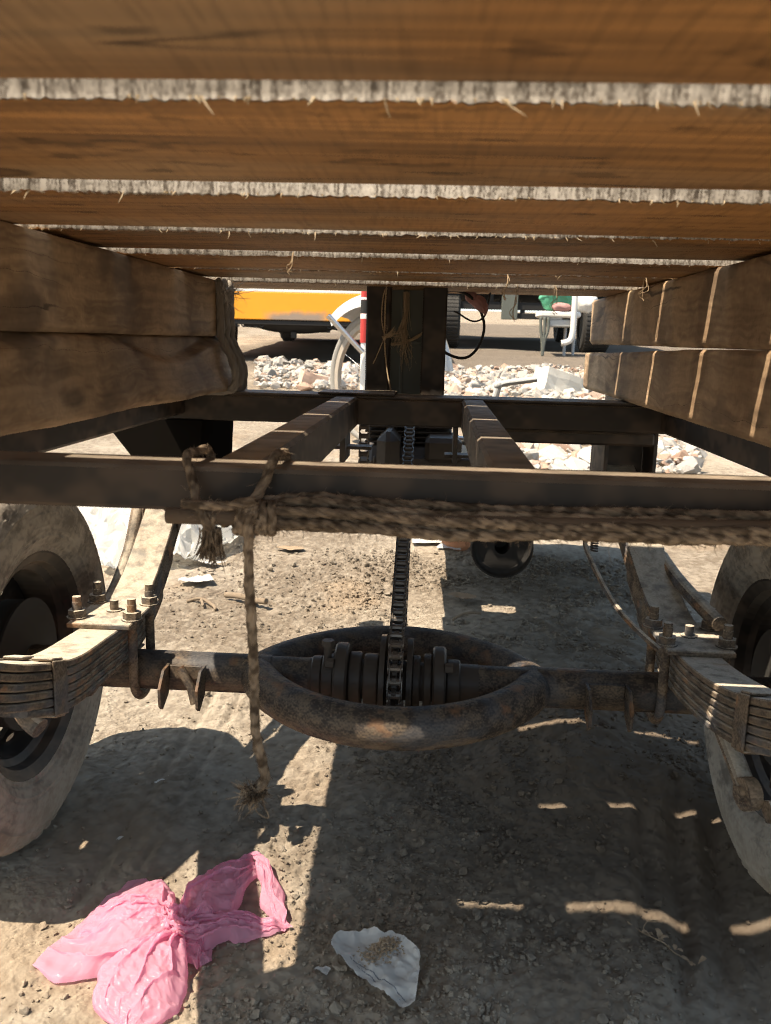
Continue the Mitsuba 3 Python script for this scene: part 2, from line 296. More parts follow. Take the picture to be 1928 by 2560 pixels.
# ------------------------------------------------------------------ deck planks
def plank(x0, x1, y0, y1, z0, z1, seed, bow=0.0):
    xs = np.arange(x0, x1 + 1e-6, 0.0025); nx = len(xs)
    w, h = y1 - y0, z1 - z0; c = 0.0012
    prof = [(c, 0)] + [(w * t, 0) for t in (0.2, 0.4, 0.6, 0.8)] + [(w - c, 0), (w, c), (w, 0.25 * h), (w, h - c), (w - c, h), (c, h), (0, h - c)] + [(0, h * t) for t in (0.5, 0.25, 0.15, 0.08)] + [(0, c)]
    prof = np.array(prof); k = len(prof)
    V = np.zeros((nx, k, 3)); V[:, :, 0] = xs[:, None]; V[:, :, 1] = y0 + prof[:, 0]; V[:, :, 2] = z0 + prof[:, 1]
    xx = np.broadcast_to(xs[:, None], (nx, k))
    def nz(s, o, sd): return meshkit.fbm(np.stack([xx * s, prof[None, :, 0] * 30 + 0 * xx, prof[None, :, 1] * 30 + sd + 0 * xx], -1), o, sd) - 0.5
    lowfront = ((prof[:, 0] < 0.004) & (prof[:, 1] < 0.01)).astype(float); front = (prof[:, 0] < 0.001).astype(float)
    back = (prof[:, 0] > w - 0.001).astype(float)
    V[:, :, 1] += front * 0.0018 * nz(240, 2, seed) + front * 0.007 * nz(3, 2, seed + 1) + back * 0.007 * nz(3, 2, seed + 2) + back * 0.0008 * nz(120, 2, seed + 5)
    V[:, :, 2] += lowfront * (0.0030 * nz(480, 3, seed + 3) + 0.0008 * nz(60, 2, seed + 6) - 0.0004) + 0.004 * nz(1.5, 2, seed + 4) + bow * ((xs[:, None] + 0.03) / 0.5)
    V = V.reshape(-1, 3)
    i, j = np.meshgrid(np.arange(nx - 1), np.arange(k), indexing='ij')
    q = np.stack([i * k + j, i * k + (j + 1) % k, (i + 1) * k + (j + 1) % k, (i + 1) * k + j], -1).reshape(-1, 4)
    F = np.vstack([q[:, [0, 1, 2]], q[:, [0, 2, 3]]])
    e = len(V); V = np.vstack([V, V[:k].mean(0), V[-k:].mean(0)]); jj = np.arange(k)
    F = np.vstack([F, np.stack([jj * 0 + e, (jj + 1) % k, jj], 1), np.stack([jj * 0 + e + 1, (nx - 1) * k + jj, (nx - 1) * k + (jj + 1) % k], 1)])
    m = trimesh.Trimesh(V, F, process=False); m.fix_normals(); return m
PT = [0.116, 0.060, 0.125, 0.105, 0.120, 0.110, 0.10]
PL = [(0.130, 0.368), (0.412, 0.620), (0.655, 0.862), (0.912, 1.098), (1.145, 1.350), (1.396, 1.607), (1.650, 1.895)]
for k, (a, b) in enumerate(PL):
    x0, x1 = -0.58 - 0.02 * rng.random(), 0.50 + 0.05 * rng.random()
    key = add('deck_plank', plank(x0, x1, a, b, 0.906 + (0.003 if k % 2 else 0), 0.906 + PT[k], 10 * k + 3, 0.0), 'wood', 40, TRI)
    if k == 0: continue
    sp = []
    for _ in range(70 if k < 4 else 30):
        x = rng.uniform(-0.5, 0.45); L = rng.uniform(0.001, 0.004) * (2.2 if rng.random() < 0.10 else 1)
        p0 = np.array([x, a + 0.0005, 0.9075 + (0.003 if k % 2 else 0)]); d = np.array([rng.normal(0, 0.5), -0.25 + rng.normal(0, 0.2), -1.0])
        sp.append(tube([p0, p0 + d * L * 0.5, p0 + d * L + [rng.normal(0, 0.001), 0, 0]], [0.0006 * rng.uniform(0.5, 1.8), 0.0005, 0.0001], 4, False))
    add('splinter', cat(*sp), 'pale_wood', True, key); labels[[q for q in scene][-1]] = {'kind': 'stuff', 'label': 'pale splinters hanging from the sawn edge'}
for x, y, L in ((0.10, 1.395, 0.03), (0.205, 1.645, 0.045), (0.135, 1.64, 0.06), (0.31, 1.40, 0.03), (-0.19, 1.144, 0.02)):
    P = [[x, y, 0.912], [x + 0.004, y - 0.004, 0.905 - L * 0.4], [x - 0.003, y - 0.002, 0.905 - L * 0.7], [x + 0.003, y, 0.905 - L]]
    add('hanging_fibre', cat(*[tube(resample(np.array(P) + rng.normal(0, 0.0025, (4, 3)), 0.003), 0.0006, 4) for _ in range(3)]), 'straw', True, TRI)

# ------------------------------------------------------------------ side timbers
def timber(y0, y1, xin, z0, z1, side, wane, seed, zend=(0.0, 0.0), thick=0.10):
    """xin: inner face; side -1 = left of the cart; wane rounds the lower inner edge towards the far end"""
    ys = np.arange(y0, y1 + 1e-6, 0.006); out = []; h = z1 - z0
    base = [(0, t) for t in (0.06, 0.12, 0.2, 0.3, 0.4, 0.5, 0.55, 0.6, 0.65, 0.7, 0.75, 0.8, 0.85, 0.9, 0.95)] + [(0.03, 1.0), (0.3, 1.0), (0.7, 1.0), (0.97, 1.0), (1, 0.9), (1, 0.5), (1, 0.12), (0.95, 0), (0.6, 0), (0.3, 0), (0.05, 0)]
    base = np.array(base)
    for y in ys:
        e = np.clip((y - (y1 - 0.035)) / 0.035, 0, 1); rr = math.sqrt(max(0.0, 1 - e * e * 0.9))
        u, v = base[:, 0] * thick, base[:, 1] * h
        u = u + wane * ss(y0 + 0.2, y1, y) * 0.030 * (np.cos(base[:, 1] * math.pi * 0.9 - 0.9) * 0 + (1 - base[:, 1]) ** 2) * (base[:, 0] < 0.2)
        if wane: u = u + (base[:, 0] < 0.2) * 0.016 * ss(0, 0.12, base[:, 1] - (1 - (0.10 + 0.05 * math.sin(y * 11) + 0.30 * math.exp(-((y - 1.36) / 0.22) ** 2) + 0.12 * math.exp(-((y - 0.75) / 0.12) ** 2)))) + (base[:, 0] < 0.2) * 0.009 * ss(0.2, 0.0, base[:, 1]) * (0.3 + math.exp(-((y - 1.15) / 0.12) ** 2))
        cu, cv = thick / 2, h / 2
        if e > 0: u, v = cu + (u - cu) * (0.75 + 0.25 * rr), cv + (v - cv) * (0.8 + 0.2 * rr)
        dz = zend[0] * ss(y0 + 0.7, y1, y) * (1 - base[:, 1]) + zend[1] * ss(y0 + 0.7, y1, y) * base[:, 1]
        out.append(np.stack([xin + side * u, np.full(len(u), y), z0 + v + dz], 1))
    V = np.array(out); sh = V.shape
    nv = meshkit.fbm(np.stack([V[..., 1] * 9, V[..., 2] * 30, np.full(sh[:2], seed)], -1), 3, seed) - 0.5
    V[..., 0] += side * (0.006 if wane else 0.002) * nv; V[..., 2] += (0.004 if wane else 0.0015) * (meshkit.fbm(np.stack([V[..., 1] * 12, V[..., 0] * 20, np.full(sh[:2], seed + 9)], -1), 3, seed) - 0.5)
    k = sh[1]; nx = sh[0]; V = V.reshape(-1, 3)
    i, j = np.meshgrid(np.arange(nx - 1), np.arange(k), indexing='ij')
    q = np.stack([i * k + j, i * k + (j + 1) % k, (i + 1) * k + (j + 1) % k, (i + 1) * k + j], -1).reshape(-1, 4)
    F = np.vstack([q[:, [0, 1, 2]], q[:, [0, 2, 3]]]); e = len(V); V = np.vstack([V, V[:k].mean(0), V[-k:].mean(0)]); jj = np.arange(k)
    F = np.vstack([F, np.stack([jj * 0 + e, (jj + 1) % k, jj], 1), np.stack([jj * 0 + e + 1, (nx - 1) * k + jj, (nx - 1) * k + (jj + 1) % k], 1)])
    m = trimesh.Trimesh(V, F, process=False); m.fix_normals(); return m
for mesh, lab in ((timber(0.28, 1.675, -0.400, 0.8055, 0.9045, -1, 0, 3), 'upper timber of the roped left stack'),
                  (timber(0.28, 1.70, -0.400, 0.7085, 0.8065, -1, -0.9, 5), 'lower timber with a rounded bark edge, roped left stack'),
                  (timber(0.28, 2.05, 0.339, 0.8065, 0.9045, 1, 0, 7, (0.003, 0.0)), 'upper timber of the right stack, its end in the sun'),
                  (timber(0.28, 2.10, 0.339, 0.7085, 0.806, 1, 0, 8, (0.0, -0.016)), 'lower timber of the right stack')):
    k = add('side_timber', mesh, 'timber', 40, TRI); labels[k] = {'label': lab}

# ------------------------------------------------------------------ chassis
def part(name, mesh, bsdf='steel', smooth=30, lab=None):
    k = add(name, mesh, bsdf, smooth, TRI)
    if lab: labels[k] = {'label': lab}
    return k
rb = box(-0.56, 0.56, 0.664, 0.722, 0.671, 0.706, 0.003)
part('rear_crossbeam', rb, lab='dark rear crossbeam with a sunlit stripe along its top')
part('front_crossbeam', cat(box(-0.50, 0.44, 1.605, 1.70, 0.700, 0.706, 0.002), box(-0.50, 0.44, 1.605, 1.613, 0.653, 0.700, 0.002), box(-0.50, 0.44, 1.692, 1.70, 0.653, 0.700, 0.002)))
for a, b in ((-0.508, -0.462), (0.405, 0.452)):
    part('side_rail', box(a, b, 0.25, 1.604, 0.655 if a > 0 else 0.664, 0.7055, 0.004))
    part('side_rail', box(a, b, 1.701, 2.15, 0.655, 0.7055, 0.004))
for a, b in ((-0.184, -0.141), (0.047, 0.088)):
    part('chassis_beam', box(a, b, 0.723, 1.604, 0.650, 0.7045, 0.004), lab='inner chassis beam with thin sunlit stripes across it')
part('weld_plate', box(-0.215, -0.075, 1.60, 1.705, 0.707, 0.711, 0.001))
part('gusset', cat(box(0.12, 0.40, 1.615, 1.69, 0.628, 0.652, 0.004)))
for a in (-0.138, -0.031):
    part('upright_post', box(a, a + 0.046, 1.706, 1.75, 0.69, 1.75, 0.003), 'steel', lab='square steel upright at the front of the deck')
part('seat_panel', cat(box(-0.135, 0.01, 1.79, 1.80, 0.68, 1.30, 0.003), box(-0.075, -0.069, 1.782, 1.79, 0.68, 1.30, 0.001), box(-0.13, 0.0, 1.782, 1.79, 0.80, 0.806, 0.001)), 'green_steel', lab='grey green sheet panel behind the uprights')
# box below the front left corner, spring hangers
part('tool_box', man(m3.Manifold.hull_points(np.array([[x, y, z] for y in (1.60, 1.86) for x, z in ((-0.62, 0.652), (-0.44, 0.652), (-0.43, 0.652), (-0.44, 0.47), (-0.50, 0.50))]))), 'shade_black')  # near-black colour stands in for shade on this box
part('spring_hanger', cat(box(-0.505, -0.497, 0.66, 0.825, 0.535, 0.663, 0.001), box(-0.450, -0.442, 0.66, 0.825, 0.535, 0.663, 0.001), box(-0.496, -0.451, 0.68, 0.81, 0.655, 0.663, 0.001)))  # out-of-view left hanger, added to close the lit strip on the ground
part('spring_hanger', cat(box(0.312, 0.319, 1.62, 1.76, 0.50, 0.653, 0.001), box(0.40, 0.407, 1.62, 1.76, 0.50, 0.653, 0.001), box(0.320, 0.399, 1.70, 1.706, 0.52, 0.645, 0.001)))
part('shackle_bracket', cat(box(-0.176, -0.166, 1.62, 1.72, 0.58, 0.652, 0.001), box(-0.215, -0.12, 1.66, 1.70, 0.60, 0.606, 0.001)))
part('shackle_bracket', cat(box(0.035, 0.043, 1.62, 1.72, 0.58, 0.652, 0.001), box(0.02, 0.10, 1.66, 1.70, 0.59, 0.596, 0.001)))

# ------------------------------------------------------------------ axle with its eye-shaped ring
AY, AZ, AR = 1.283, 0.290, 0.0305
axle = TRI + '__axle'
def ap(name, mesh, bsdf='axle_steel', smooth=30):
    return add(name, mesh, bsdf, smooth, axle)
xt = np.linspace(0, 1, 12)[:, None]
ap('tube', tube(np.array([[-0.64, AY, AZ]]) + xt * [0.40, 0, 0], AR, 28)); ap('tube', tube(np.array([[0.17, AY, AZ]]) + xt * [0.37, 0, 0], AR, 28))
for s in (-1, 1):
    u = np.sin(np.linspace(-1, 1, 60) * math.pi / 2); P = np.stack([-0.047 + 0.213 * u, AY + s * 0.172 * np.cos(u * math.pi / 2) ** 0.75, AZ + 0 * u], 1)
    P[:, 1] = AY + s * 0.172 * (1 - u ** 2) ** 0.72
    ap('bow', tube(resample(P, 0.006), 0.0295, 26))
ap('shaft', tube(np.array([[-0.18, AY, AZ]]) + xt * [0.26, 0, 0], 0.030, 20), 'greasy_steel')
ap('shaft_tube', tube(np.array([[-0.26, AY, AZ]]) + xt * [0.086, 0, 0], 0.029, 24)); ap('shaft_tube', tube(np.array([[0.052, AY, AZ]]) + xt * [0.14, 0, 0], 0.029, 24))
def disc(x0, x1, r, n=40, c=0.002): return move(lathe([(x0, 0.0), (x0, r - c), (x0 + c, r), (x1 - c, r), (x1, r - c), (x1, 0.0)], n), 0, AY, AZ)
ap('bearing_collar', cat(disc(-0.176, -0.160, 0.033), disc(-0.159, -0.141, 0.037)), 'greasy_steel')
ap('flange', disc(-0.140, -0.119, 0.055, 40, 0.003), 'greasy_steel')
ap('hub', disc(-0.118, -0.099, 0.042), 'greasy_steel'); ap('hub', disc(-0.095, -0.073, 0.040), 'greasy_steel')
ap('hub', disc(-0.021, -0.009, 0.040), 'greasy_steel'); ap('hub', disc(-0.004, 0.009, 0.043), 'greasy_steel')
ap('flange', disc(0.010, 0.030, 0.055, 40, 0.003), 'greasy_steel')
ap('bearing_collar', cat(disc(0.031, 0.052, 0.036)), 'greasy_steel')
def hexnut(r, h): return trimesh.creation.cylinder(r, h, sections=6)
ap('bolt', cat(move(trimesh.creation.cylinder(0.006, 0.03, sections=12), -0.150, AY - 0.02, AZ + 0.045), move(hexnut(0.010, 0.009), -0.150, AY - 0.02, AZ + 0.063)), 'greasy_steel')
for yy, zz in ((-0.038, 0.038), (0.038, 0.038), (-0.038, -0.038), (0.038, -0.038)):
    for xx in (-0.145, 0.034):
        ap('bolt', move(rotm(hexnut(0.008, 0.012), math.pi / 2, [0, 1, 0]), xx, AY + yy, AZ + zz), 'greasy_steel')
# shock brackets
for x0, x1, sl in ((-0.394, -0.338, 0.010), (0.240, 0.299, 0.0)):
    def ear(x): return man(m3.Manifold.hull_points(np.array([[x + d, y, z] for d in (-0.002, 0.002) for y, z in ((1.255, 0.312), (1.225, 0.312), (1.203, 0.290), (1.205, 0.262), (1.215, 0.254), (1.245, 0.268))])))
    ap('bracket', cat(ear(x0), ear(x1), box(x0 + 0.003, x1 - 0.003, 1.248, 1.2535, 0.29, 0.3115, 0.001)))
ap('link_rod', tube([[-0.372, 1.238, 0.312], [-0.352, 1.228, 0.285], [-0.345, 1.222, 0.262]], 0.007, 10))

# sprocket and chain
SX = -0.046
def sprocket(r, teeth, th, hub):
    a = np.linspace(0, 2 * np.pi, teeth * 8, endpoint=False); rr = r + 0.006 * np.clip(np.cos(a * teeth) * 1.4, -1, 1)
    pg = Polygon(np.stack([rr * np.cos(a), rr * np.sin(a)], 1)).difference(Point(0, 0).buffer(hub))
    m = trimesh.creation.extrude_polygon(pg, th, engine='earcut'); m.apply_translation([0, 0, -th / 2]); return rotm(m, math.pi / 2, [0, 1, 0])
PITCHC = 0.0190; R1, R2, C1, C2 = 0.088, 0.048, np.array([AY, AZ]), np.array([2.02, 0.60])
part('sprocket', move(sprocket(R1, 29, 0.007, 0.03), SX, AY, AZ), 'greasy_steel')
part('sprocket_plate', cat(move(lathe([(-0.004, 0.0), (-0.004, 0.070), (0.004, 0.070), (0.004, 0.0)], 48), SX - 0.020, AY, AZ), move(lathe([(-0.004, 0.0), (-0.004, 0.066), (0.004, 0.066), (0.004, 0.0)], 48), SX + 0.021, AY, AZ)), 'greasy_steel')
d = C2 - C1; L = np.linalg.norm(d); base = math.atan2(d[1], d[0]); off = math.acos((R1 - R2) / L)
arc1 = [C1 + R1 * np.array([math.cos(t), math.sin(t)]) for t in np.linspace(base + off, base + 2 * math.pi - off, 200)]
arc2 = [C2 + R2 * np.array([math.cos(t), math.sin(t)]) for t in np.linspace(base - off, base + off, 80)]
loop = np.array(arc1 + arc2 + [arc1[0]]); s = np.r_[0, np.cumsum(np.linalg.norm(np.diff(loop, axis=0), axis=1))]
N = int(round(s[-1] / PITCHC / 2)) * 2; u = np.linspace(0, s[-1], N, endpoint=False)
cp = np.stack([np.interp(u, s, loop[:, 0]), np.interp(u, s, loop[:, 1])], 1)
def side_plate(x, p):
    pg = Point(0, 0).buffer(0.0078).union(Point(p, 0).buffer(0.0078)).convex_hull
    w = Polygon([(p * 0.5 - 0.002, 0.0055), (p * 0.5 + 0.002, 0.0055), (p * 0.5 + 0.002, 0.01), (p * 0.5 - 0.002, 0.01)])
    pg = pg.difference(w).difference(affinity.scale(w, 1, -1, origin=(0, 0))).simplify(0.0004)
    m = trimesh.creation.extrude_polygon(pg, 0.0016, engine='earcut'); V = m.vertices.copy()
    m.vertices = np.stack([V[:, 2] + x, V[:, 0], V[:, 1]], 1); return m
def link(outer):
    w = 0.0095 if outer else 0.0073
    ms = [side_plate(-w - 0.0016, PITCHC), side_plate(w, PITCHC)]
    for yy in (0, PITCHC): ms.append(move(rotm(trimesh.creation.cylinder(0.0056 if not outer else 0.0028, 0.0146 if not outer else 0.0225, sections=10), math.pi / 2, [0, 1, 0]), 0, yy, 0))
    m = cat(*ms); m.fix_normals(); return m
srcs = []
for k in range(N):
    a, b = cp[k], cp[(k + 1) % N]; ang = math.degrees(math.atan2(b[1] - a[1], b[0] - a[0]))
    xo = SX - 0.010 * (a[0] - AY) / 0.74
    M = T().translate([xo, float(a[0]), float(a[1])]).rotate([1, 0, 0], ang)
    if k < 2: srcs.append(add('link', link(k % 2 == 0), 'chain_steel', 30, TRI + '__drive_chain', to_world=M))
    else: reuse('link', srcs[k % 2], M, TRI + '__drive_chain')
# a second short chain on the gearbox
u2 = np.linspace(0, 1, 24)
for k in range(9):
    z = 0.49 + k * PITCHC; M = T().translate([-0.150, 1.86 + 0.02 * k / 14, z]).rotate([1, 0, 0], 90)
    reuse('link', srcs[k % 2], M, TRI + '__gear_chain')
part('engine', cat(box(-0.125, -0.075, 1.88, 2.15, 0.42, 0.612, 0.02), box(-0.17, 0.05, 1.95, 2.3, 0.42, 0.57, 0.03), box(-0.02, 0.06, 1.9, 2.05, 0.545, 0.60, 0.01), *[box(-0.16, 0.04, 2.0, 2.2, 0.575 + 0.012 * k, 0.580 + 0.012 * k, 0.002) for k in range(5)], box(-0.135, 0.12, 1.93, 1.955, 0.535, 0.553, 0.003)), 'greasy_steel', lab='greasy dark engine block behind the front crossbeam')
part('engine_sprocket', move(sprocket(R2, 15, 0.007, 0.012), -0.056, 2.02, 0.60), 'greasy_steel')
part('exhaust_pipe', cat(tube(resample([[0.03, 2.0, 0.55], [0.055, 1.98, 0.59], [0.085, 2.0, 0.58], [0.095, 2.05, 0.54]], 0.01), 0.010, 12)), 'chrome')
# muffler
mf = lathe([(0.50, 0.0), (0.50, 0.058), (0.49, 0.064), (0.012, 0.064), (0.003, 0.0655), (0.0, 0.064), (0.0, 0.0615), (0.010, 0.058), (0.014, 0.050), (0.012, 0.017), (0.012, 0.0155), (0.07, 0.015), (0.07, 0.0)], 56, 'y')
part('muffler', move(mf, 0.149, 1.79, 0.388), 'black_paint', lab='round dark muffler seen end on')
part('muffler_strap', box(0.146, 0.152, 1.9, 1.93, 0.452, 0.652, 0.001))
# unseen boards added ahead of the engine; they shade the ground, holes light it
fp = Polygon([(-0.14, 1.98), (0.70, 1.98), (0.70, 2.62), (-0.14, 2.62)])
for hx0, hx1, hy0, hy1 in ((-0.03, 0.07, 2.345, 2.40), (0.005, 0.10, 2.26, 2.30), (0.108, 0.125, 2.26, 2.30)):
    fp = fp.difference(Polygon([(hx0, hy0), (hx1, hy0), (hx1, hy1), (hx0, hy1)]))
part('shade_board', move(trimesh.creation.extrude_polygon(fp, 0.005, engine='earcut'), 0, 0, 0.405), 'steel')
part('shade_board', box(-0.06, 0.66, 2.63, 3.15, 0.285, 0.29, 0.001), 'steel')
part('gear_lever', tube(resample([[0.135, 2.2, 0.655], [0.150, 2.2, 0.700], [0.163, 2.2, 0.709], [0.245, 2.2, 0.7215]], 0.004), [0.009] * 1, 12) if False else cat(tube([[0.138, 2.2, 0.64], [0.153, 2.2, 0.702]], 0.0085, 12), tube([[0.150, 2.2, 0.703], [0.170, 2.2, 0.710], [0.246, 2.2, 0.722]], 0.0075, 12), trimesh.creation.icosphere(2, 0.011).apply_translation([0.152, 2.2, 0.704])), 'grey_paint')

# ------------------------------------------------------------------ leaf springs
LY = np.array([0.60, 0.72, 0.82, 0.88, 1.00, 1.14, 1.28, 1.40, 1.53, 1.75, 1.88]); LZ = np.array([0.60, 0.53, 0.472, 0.450, 0.410, 0.382, 0.370, 0.397, 0.480, 0.61, 0.65])
spl = PchipInterpolator(LY, LZ)
from scipy.ndimage import gaussian_filter1d
_yy = np.linspace(0.5, 1.95, 600); _zz = gaussian_filter1d(spl(np.clip(_yy, 0.60, 1.88)), 22)
def leaf_z(y): return np.interp(y, _yy, _zz)
def leaf_mesh(y0, y1, xin, side, w, th, drop, tip):
    ys = np.linspace(y0, y1, 60); z = leaf_z(ys); nrm = np.stack([-np.gradient(z, ys), np.ones_like(z)], 1); nrm /= np.linalg.norm(nrm, axis=1, keepdims=True)
    xi = np.array([xin(v) for v in ys]); wf = np.ones_like(ys)
    c = 0.0016; sec = np.array([(c, 0), (w - c, 0), (w, -c), (w, -th + c), (w - c, -th), (c, -th), (0, -th + c), (0, -c)])
    V = []
    for k, y in enumerate(ys):
        sc = 1.0
        if tip: sc = min(1.0, 0.55 + 0.45 * min((y - y0), (y1 - y)) / 0.03)
        for su, sv in sec:
            uu = w / 2 + (su - w / 2) * sc; o = sv - drop
            V.append([xi[k] + side * uu, y + nrm[k, 0] * o, z[k] + nrm[k, 1] * o])
    V = np.array(V); k = len(sec); nx = len(ys)
    i, j = np.meshgrid(np.arange(nx - 1), np.arange(k), indexing='ij')
    q = np.stack([i * k + j, i * k + (j + 1) % k, (i + 1) * k + (j + 1) % k, (i + 1) * k + j], -1).reshape(-1, 4)
    F = np.vstack([q[:, [0, 1, 2]], q[:, [0, 2, 3]]]); jj = np.arange(1, k - 1)
    F = np.vstack([F, np.stack([jj * 0, jj + 1, jj], 1), np.stack([jj * 0 + (nx - 1) * k, (nx - 1) * k + jj, (nx - 1) * k + jj + 1], 1)])
    m = trimesh.Trimesh(V, F, process=False); m.fix_normals(); return m
def clamp(y, xin, side, w, depth, seed):
    """sheet strap round the stack, its two ends bent over the top leaf"""
    z = float(leaf_z(y)); sl = float((leaf_z(y + 0.01) - leaf_z(y - 0.01)) / 0.02); x0 = xin(y); t = 0.003; hw = 0.014
    lo, hi = -depth - 0.002, 0.0025
    def b(u0, u1, v0, v1, dy=0.0, hw_=hw):
        m = box(min(x0 + side * u0, x0 + side * u1), max(x0 + side * u0, x0 + side * u1), y - hw_ + dy, y + hw_ + dy, v0, v1, 0.0012)
        V = np.array(m.vertices); V[:, 2] += z + sl * (V[:, 1] - y); m.vertices = V; return m
    return cat(b(-t - 0.001, -0.001, lo, hi, hw_=hw * 1.25), b(w + 0.001, w + 0.001 + t, lo, hi), b(-0.001, w + 0.001, lo - t, lo), b(-0.001, w * 0.42, hi - 0.001, hi + t), b(w * 0.60, w + 0.001, hi - 0.001, hi + t, 0.004))
for side, xin, lab in ((-1, lambda y: -0.433 - 0.024 * float(ss(0.95, 1.2, y)) - 0.03 * max(0.0, y - 1.3), 'left stack of leaf springs, its top in the sun'), (1, lambda y: 0.361 - 0.10 * max(0.0, y - 1.33), 'right stack of leaf springs under the timbers')):
    leaf_z = (lambda y: np.interp(y, _yy, _zz)) if side < 0 else (lambda y: np.interp(y, _yy, _zz - 0.002))
    sp = numbered(TRI + '__leaf_spring'); w = 0.060 if side < 0 else 0.062
    ends = [(0.62, 1.86), (0.62, 1.76), (0.66, 1.68), (0.70, 1.60), (0.76, 1.52), (0.92, 1.45)]
    th = 0.0085
    for k, (a, b) in enumerate(ends):
        add('leaf', leaf_mesh(a, b, xin, side, w - (0.001 if k % 2 else 0), th, k * 0.0106, k > 1), 'dusty_steel', 30, sp)
    for y, dep in ((1.56, 0.036) if side < 0 else (1.585, 0.036), (0.955, 0.0635)):
        add('clamp', clamp(y, xin, side, w, dep, 1), 'dusty_steel', 30, sp)
    xi = xin(AY); xa, xb = xi - side * 0.012, xi + side * (w + 0.012)
    zt = float(leaf_z(AY)) + 0.001
    add('plate', box(min(xa, xb) - 0.006, max(xa, xb) + 0.006, AY - 0.068, AY + 0.072, zt, zt + 0.008, 0.0015), 'dusty_steel', 30, sp)
    add('saddle', box(min(xa, xb) + 0.010, max(xa, xb) - 0.010, AY - 0.045, AY + 0.045, AZ + 0.022, max(zt - 0.062, AZ + 0.026), 0.002), 'dusty_steel', 30, sp)
    for xx in (xa, xb):
        ang = np.linspace(0, math.pi, 14); r = 0.0405
        P = [[xx, AY - r, zt + 0.030 + 0.006 * rng.random()], [xx, AY - r, AZ + 0.05]] + [[xx, AY - r * math.cos(t), AZ - r * math.sin(t)] for t in ang] + [[xx, AY + r, AZ + 0.05], [xx, AY + r, zt + 0.030]]
        add('u_bolt', tube(resample(P, 0.004, False), 0.0072, 12), 'dusty_steel', 30, sp)
        for yy in (AY - r, AY + r):
            add('nut', cat(move(rotm(hexnut(0.0135, 0.012), rng.uniform(0, 1), [0, 0, 1]), xx, yy, zt + 0.015), move(trimesh.creation.cylinder(0.0155, 0.002, sections=20), xx, yy, zt + 0.0092)), 'dusty_steel', 20, sp)
            add('bolt_end', move(trimesh.creation.cylinder(0.0065, 0.012, sections=12), xx, yy, zt + 0.035), 'dusty_steel', 30, sp)
    add('centre_bolt', cat(move(trimesh.creation.cylinder(0.0065, 0.018, sections=14), (xa + xb) / 2, AY, zt + 0.016), move(trimesh.creation.cylinder(0.012, 0.003, sections=20), (xa + xb) / 2, AY, zt + 0.0085)), 'dusty_steel', 30, sp)
    labels[sp] = {'label': lab}
# radius tubes beside the springs, brake gear
part('radius_tube', tube(resample([[-0.556, 1.75, 0.565], [-0.5485, 1.593, 0.492], [-0.542, 1.512, 0.420], [-0.540, 1.432, 0.372], [-0.54, 1.36, 0.345]], 0.008), 0.0125, 16), 'dusty_steel')
part('radius_tube', tube(resample([[0.405, 1.75, 0.53], [0.400, 1.58, 0.467], [0.408, 1.482, 0.437], [0.425, 1.367, 0.412], [0.438, 1.29, 0.40]], 0.008), 0.0115, 16), 'dusty_steel')
part('brake_rod', cat(tube(resample([[0.275, 1.52, 0.485], [0.268, 1.505, 0.468], [0.270, 1.438, 0.452], [0.28, 1.30, 0.425], [0.318, 1.16, 0.40]], 0.006), 0.0042, 10)), 'dusty_steel')
hx = np.linspace(0, 1, 80); part('return_spring', tube(np.stack([0.285 + 0.006 * np.cos(hx * 50), 1.51 + 0.006 * np.sin(hx * 50), 0.49 - 0.035 * hx], 1), 0.0016, 6), 'greasy_steel')
part('brake_lever', cat(tube(resample([[0.372, 1.085, 0.352], [0.372, 1.03, 0.335], [0.375, 0.965, 0.308]], 0.006), [0.0125] * 1, 14, True, 0.6) if False else tube(resample([[0.372, 1.085, 0.352], [0.373, 1.03, 0.335], [0.376, 0.962, 0.306]], 0.006), 0.0125, 14, True, 0.6),
     move(rotm(lathe([(-0.008, 0.0), (-0.008, 0.019), (0.008, 0.019), (0.008, 0.0)], 24), 0.2, [0, 0, 1]), 0.376, 0.955, 0.303), move(rotm(lathe([(-0.012, 0.0), (-0.012, 0.009), (0.012, 0.009), (0.012, 0.0)], 16), 0.2, [0, 0, 1]), 0.374, 0.955, 0.303),
     move(rotm(hexnut(0.014, 0.018), math.pi / 2, [0, 1, 0.1]), 0.398, 0.93, 0.296)), 'dusty_steel')
part('brake_lever', cat(tube(resample([[-0.50, 0.985, 0.372], [-0.488, 0.975, 0.352], [-0.463, 0.965, 0.335]], 0.005), 0.0125, 14)), 'dusty_steel')
part('hanger_strap', cat(box(0.418, 0.426, 0.915, 0.945, 0.30, 0.41, 0.002), box(0.40, 0.408, 0.93, 0.96, 0.31, 0.40, 0.002)), 'dusty_steel')

